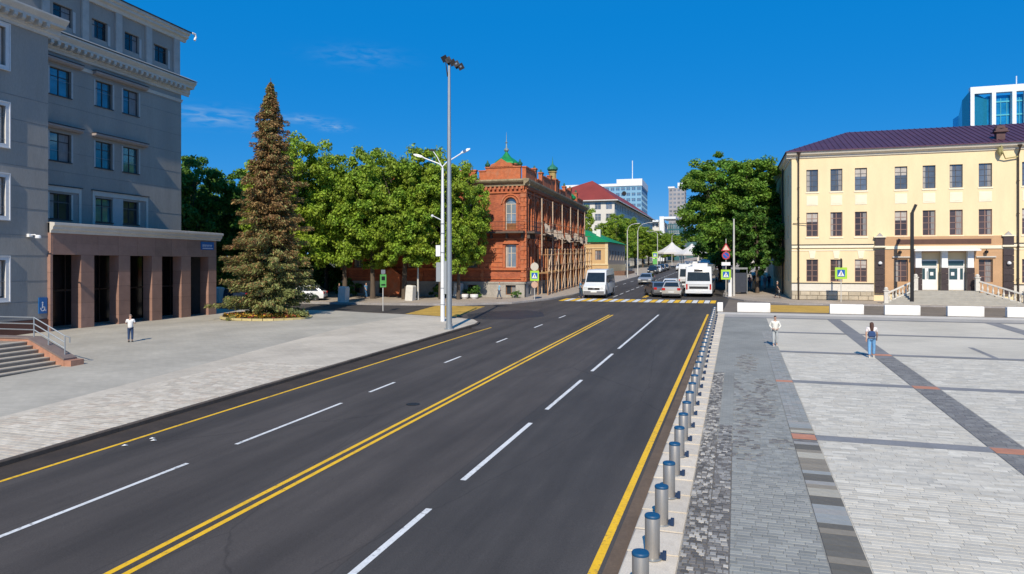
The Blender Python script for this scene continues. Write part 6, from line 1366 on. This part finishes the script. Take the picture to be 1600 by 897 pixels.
car('grey sedan turning out, left of the silver hatchback', -8.6, 79.0, UP+R(20), paint('mid_grey', (.22,.225,.235), .5), 'sedan', 'cars going up the street', 1.1)
car('white hatchback waiting behind the silver car, level with the bus', -7.5, 84.6, UP, P_w, 'hatch', 'cars going up the street', 1.1)
car('silver-grey sedan coming down the street beyond the minibus', -13.0, 105.4, DN, P_s, 'sedan', 'cars coming down the street', 1.12)
for i, (x, y, p_, k_, lab) in enumerate(((-16.9,148,P_k,'hatch','black car parked by the kerb below the far lamps'),(-16.9,156,P_w,'sedan','white car parked behind the black one on the left kerb'),(-16.9,164,P_b,'hatch','navy car parked further up the left kerb'),(-16.9,173,P_k,'sedan','farthest dark parked car on the left kerb'),(-12.9,170,P_w,'hatch','small white car approaching in the distance'),(-7.5,150,P_k,'hatch','dark car far up the right side of the street'),(-5.2,165,P_w,'hatch','white car far up the street in front of the market canopies'))):
    car(lab, x, y, DN if x < -10 else UP, p_, k_, 'distant cars up the street', 1.08)
car('white car parked in the shade right of the spruce', -43.6, 62.9, R(200), P_w, 'hatch', 'cars in the side street', 1.05)
car('dark blue car parked in the shade left of the spruce', -50.5, 60.3, R(178), P_b, 'sedan', 'cars in the side street', 1.05)

# ------------------------------------------------------------------ people
tmp = bpy.data.scenes.new('workshop')
def skin_mesh(name, verts, edges, rad, m, sub=1):
    me = bpy.data.meshes.new(name); me.from_pydata(verts, edges, []); o = bpy.data.objects.new(name, me); tmp.collection.objects.link(o)
    o.modifiers.new('s','SKIN').use_smooth_shade = True
    sv = me.skin_vertices[0].data
    for i, r_ in enumerate(rad): sv[i].radius = r_ if isinstance(r_, tuple) else (r_, r_); sv[i].use_root = (i == 0)
    ss = o.modifiers.new('u','SUBSURF'); ss.levels = sub; ss.render_levels = sub
    vl = tmp.view_layers[0]; vl.update(); dg = vl.depsgraph
    out_ = bpy.data.meshes.new_from_object(o.evaluated_get(dg)); out_.name = name; out_.materials.clear(); out_.materials.append(m)
    out_.polygons.foreach_set('use_smooth', [True]*len(out_.polygons)); tmp.collection.objects.unlink(o); bpy.data.objects.remove(o); bpy.data.meshes.remove(me); return out_
M_skin = mat('skin', (.46,.27,.19), .6, amt=.05)
def person(x, y, rz, h, label, top, legs, hair=(.05,.03,.02), longhair=False, arms='down', stride=.0, bag=None, dress=False, off=.12, detail=True, short_sleeve=True, group=None, shoes=(.05,.05,.05)):
    """1.75 m figure facing local -y, scaled to h"""
    o = tag(empty('person', (x,y,g(x,y)+off), rz), label, 'person', group); s = h/1.75; o.scale = (s,)*3
    mt = mat('cloth_%s' % str(top), top, .85, amt=.1, scale=8); ml = mat('cloth_%s' % str(legs), legs, .85, amt=.12, scale=8); mh = mat('hair_%s' % str(hair), hair, .7, amt=.2, scale=20, stretch=(4,4,1)); msx = mat('shoe_%s' % str(shoes), shoes, .6)
    d = stride
    # skeleton: pelvis root
    V = [(0,0,.93),(0,.0,1.08),(0,.01,1.25),(0,.02,1.40),(0,.01,1.50),(0,-.01,1.60),(0,-.01,1.70)]
    Rr = [(.13,.10),(.115,.09),(.14,.10),(.13,.085),(.052,.055),(.072,.085),(.06,.075)]
    E = [(0,1),(1,2),(2,3),(3,4),(4,5),(5,6)]
    def leg(s_, dy):
        b = len(V); kx = s_*.10; V.extend([(s_*.085,0,.86),(kx,-dy*.5-.02,.48),(kx,-dy if dy > 0 else -dy,.08),(kx*1.05,-dy-.13,.035)]); Rr.extend([.088,.058,.042,(.045,.03)]); E.extend([(0,b),(b,b+1),(b+1,b+2),(b+2,b+3)]); return b
    l1, l2 = leg(-1, d), leg(1, -d)
    hands = []
    def arm(s_):
        b = len(V)
        if arms == 'down': P = [(s_*.19,.02,1.40),(s_*.24,.02,1.13),(s_*.25,-.04,.90),(s_*.25,-.06,.82)]
        elif arms == 'phone': P = [(s_*.19,.02,1.40),(s_*.27,-.0,1.16),(s_*.13,-.24,1.22),(s_*.07,-.31,1.27)]
        elif arms == 'waist': P = [(s_*.19,.02,1.40),(s_*.30,.05,1.16),(s_*.17,-.12,1.02),(s_*.10,-.17,1.00)]
        else: P = [(s_*.19,.02,1.40),(s_*.24,.02+s_*.08,1.14),(s_*.24,-.03+s_*.20,.93),(s_*.24,-.05+s_*.24,.86)]
        V.extend(P); Rr.extend([.055,.042,.03,(.028,.02)]); E.extend([(3,b),(b,b+1),(b+1,b+2),(b+2,b+3)]); hands.append((P[3], P[2])); return b
    a1, a2 = arm(-1), arm(1)
    if detail:       # five fingers on each hand
        for hb, (p, w_) in zip((a1,a2), hands):
            dv = (Vector(p)-Vector(w_)).normalized(); sd = dv.cross(Vector((0,1,0) if abs(dv.y) < .7 else (0,0,1))).normalized()
            for k, (o_, ln) in enumerate(((-.024,.06),(-.008,.078),(.008,.074),(.024,.058))):
                b = len(V); c = Vector(p)+sd*o_; V.append(tuple(c+dv*.035)); V.append(tuple(c+dv*(.035+ln)+Vector((0,-.02,0)))); Rr.extend([.009,.007]); E.extend([(hb+3,b),(b,b+1)])
            b = len(V); V.append(tuple(Vector(p)+sd*.035-dv*.005)); V.append(tuple(Vector(p)+sd*.052+dv*.03)); Rr.extend([.010,.008]); E.extend([(hb+3,b),(b,b+1)])
    link('body', skin_mesh('body', V, E, Rr, M_skin, 1), o)
    # face: nose, eyes, ears
    if detail:
        q = MB(); q.loft([[(-.012,-.085,1.615),(.012,-.085,1.615),(.004,-.088,1.66),(-.004,-.088,1.66)],[(-.010,-.112,1.62),(.010,-.112,1.62),(.003,-.095,1.655),(-.003,-.095,1.655)]]); q.build('nose', M_skin, o)
        for sx in (-1,1): q = MB(); q.lathe([(.003,-.004),(.011,0),(.003,.004)], 6, (sx*.028,-.088,1.655)); q.build('eye', mat('eye_dark',(.02,.015,.01),.3), o); q = MB(); q.lathe([(.01,-.02),(.02,0),(.01,.022)], 6, (sx*.076,.0,1.64)); q.build('ear', M_skin, o)
        q = MB(); q.box(-.022,.022,-.093,-.085,1.578,1.584); q.build('mouth', mat('lips',(.35,.12,.10),.6), o)
    # shirt / blouse
    tv = [(0,0,.83),(0,0,1.08),(0,.01,1.25),(0,.02,1.41),(0,.015,1.455)]; tr_ = [(.18,.15),(.165,.135),(.175,.13),(.15,.10),(.075,.07)]; te = [(0,1),(1,2),(2,3),(3,4)]
    for b in (a1,a2):
        i = len(tv); tv.append(V[b]); tr_.append(.072); te.append((3,i)); e_ = Vector(V[b+1]); tv.append(tuple(e_ if not short_sleeve else Vector(V[b]).lerp(e_, .75))); tr_.append(.056); te.append((i,i+1))
        if not short_sleeve: tv.append(V[b+2]); tr_.append(.042); te.append((i+1,i+2))
    link('shirt', skin_mesh('shirt', tv, te, tr_, mt, 1), o)
    # trousers or dress
    if dress:
        q = MB(); q.loft([[(r_*math.cos(a*.5236), r_*.8*math.sin(a*.5236), z) for a in range(12)] for r_, z in ((.30,.30),(.24,.6),(.18,.92),(.15,1.05))]); q.build('dress', mt, o, smooth=True)
    else:
        tv = [(0,0,1.03)]; tr_ = [(.165,.135)]; te = []
        for b in (l1,l2):
            i = len(tv); tv += [V[b], V[b+1], (V[b+2][0], V[b+2][1], .13)]; tr_ += [.105,.078,.064]; te += [(0,i),(i,i+1),(i+1,i+2)]
        link('trousers', skin_mesh('trousers', tv, te, tr_, ml, 1), o)
    for b in (l1,l2):
        c = V[b+2]; q = MB(); q.loft([[(c[0]-w_,c[1]+y_,0),(c[0]+w_,c[1]+y_,0),(c[0]+w_*.8,c[1]+y_,hh),(c[0]-w_*.8,c[1]+y_,hh)] for y_, w_, hh in ((.075,.035,.09),(.03,.045,.11),(-.08,.05,.07),(-.16,.035,.04))]); q.build('shoe', msx, o)
    # hair
    if longhair:
        link('hair', skin_mesh('hair', [(0,.02,1.70),(0,.055,1.62),(0,.085,1.48),(0,.095,1.30),(.01,.09,1.15)], [(0,1),(1,2),(2,3),(3,4)], [(.080,.085),(.098,.085),(.10,.06),(.09,.05),(.045,.03)], mh, 1), o)
    else:
        link('hair', skin_mesh('hair', [(0,.03,1.655),(0,.01,1.715),(0,-.02,1.73)], [(0,1),(1,2)], [(.078,.07),(.076,.078),(.06,.05)], mh, 1), o)
    if bag:
        q = MB(); c = bag[1]
        if bag[0] == 'backpack': q.loft([[(-w_,.10,z),(w_,.10,z),(w_*.85,.10+t,z),(-w_*.85,.10+t,z)] for w_, t, z in ((.13,.08,1.0),(.17,.16,1.04),(.16,.15,1.20),(.11,.07,1.28))]); q.tube([(.1,.1,1.22),(.12,.02,1.46),(.10,-.12,1.32),(.13,.08,1.04)], .018, 5); q.tube([(-.1,.1,1.22),(-.12,.02,1.46),(-.10,-.12,1.32),(-.13,.08,1.04)], .018, 5)
        else: q.loft([[(.26-.05,-w_,z),(.26+.06,-w_,z),(.26+.06,w_,z),(.26-.05,w_,z)] for w_, z in ((.15,.52),(.17,.56),(.15,.80))]); q.tube([(.27,-.1,.8),(.26,0,.9),(.27,.1,.8)], .012, 4)
        q.build('bag', mat('bag_%s' % str(c), c, .7), o)
    return o
person(-33.4,31.2, R(180+35), 1.60, 'person in white top and dark blue jeans seen from behind on the left plaza', (.75,.75,.74), (.025,.055,.13), hair=(.30,.22,.18), arms='phone')
person(1.9,39.0, R(5), 1.60, 'person in loose white shirt and pale trousers walking towards the camera on the square', (.72,.70,.63), (.40,.42,.42), hair=(.03,.02,.018), arms='waist', stride=.12, short_sleeve=False, shoes=(.5,.5,.48))
person(6.0,36.1, R(175), 1.72, 'woman with long brown hair, white top and light blue jeans walking away on the square', (.74,.68,.66), (.16,.36,.60), hair=(.07,.03,.02), longhair=True, arms='swing', stride=.13, bag=('backpack',(.015,.05,.15)), shoes=(.5,.48,.44))
person(-16.3,74.2, R(95), 1.95, 'person in blue carrying a teal bag beside the front of the minibus', (.06,.22,.36), (.03,.05,.09), arms='swing', stride=.2, bag=('bag',(.02,.30,.24)), off=0)
person(3.95,76.6, R(75), 1.75, 'person in black striding along the side of the yellow building', (.02,.02,.025), (.02,.02,.022), hair=(.5,.48,.45), arms='swing', stride=.28, bag=('bag',(.5,.5,.5)))
CG = 'pedestrians on the right pavement'
for i, (x, y, rz, h, t_, l_, d_, lab) in enumerate(((1.9,88.5,170,1.75,(.55,.47,.36),(.3,.25,.2),True,'woman in a long beige dress walking away past the bus shelter'),(1.5,93.5,10,1.75,(.70,.30,.38),(.1,.1,.15),False,'pedestrian in a pink top beyond the bus shelter'),(2.7,95.5,0,1.8,(.65,.64,.62),(.05,.06,.1),False,'pedestrian in white beyond the bus shelter'),(3.3,92.5,190,1.8,(.30,.36,.52),(.45,.45,.5),False,'pedestrian in a pale blue shirt by the dark doorway'),(4.0,97.5,0,1.75,(.04,.05,.10),(.03,.03,.05),False,'pedestrian in dark clothes nearest the side building'),(2.2,101,180,1.7,(.50,.22,.12),(.08,.08,.1),False,'pedestrian in an orange-brown top farthest along the pavement'))):
    person(x, y, R(rz), h, lab, t_, l_, dress=d_, detail=False, arms='swing', stride=.15, longhair=d_, group=CG)
person(-38.4,66.6, R(80), 1.75, 'person in blue jeans and shirt walking by the left end of the mansion', (.10,.25,.42), (.03,.10,.20), detail=False, arms='swing', stride=.22, group='pedestrians by the mansion')
person(-41.5,66.2, R(100), 1.7, 'person in dark clothes in the shade under the trees', (.03,.03,.035), (.03,.03,.04), detail=False, arms='swing', stride=.15, group='pedestrians by the mansion')
person(-23.9,69.0, R(-70), 1.75, 'person in light blue passing the basement window of the mansion corner', (.22,.46,.62), (.06,.09,.14), detail=False, arms='swing', stride=.2, group='pedestrians by the mansion')
bpy.data.scenes.remove(tmp)
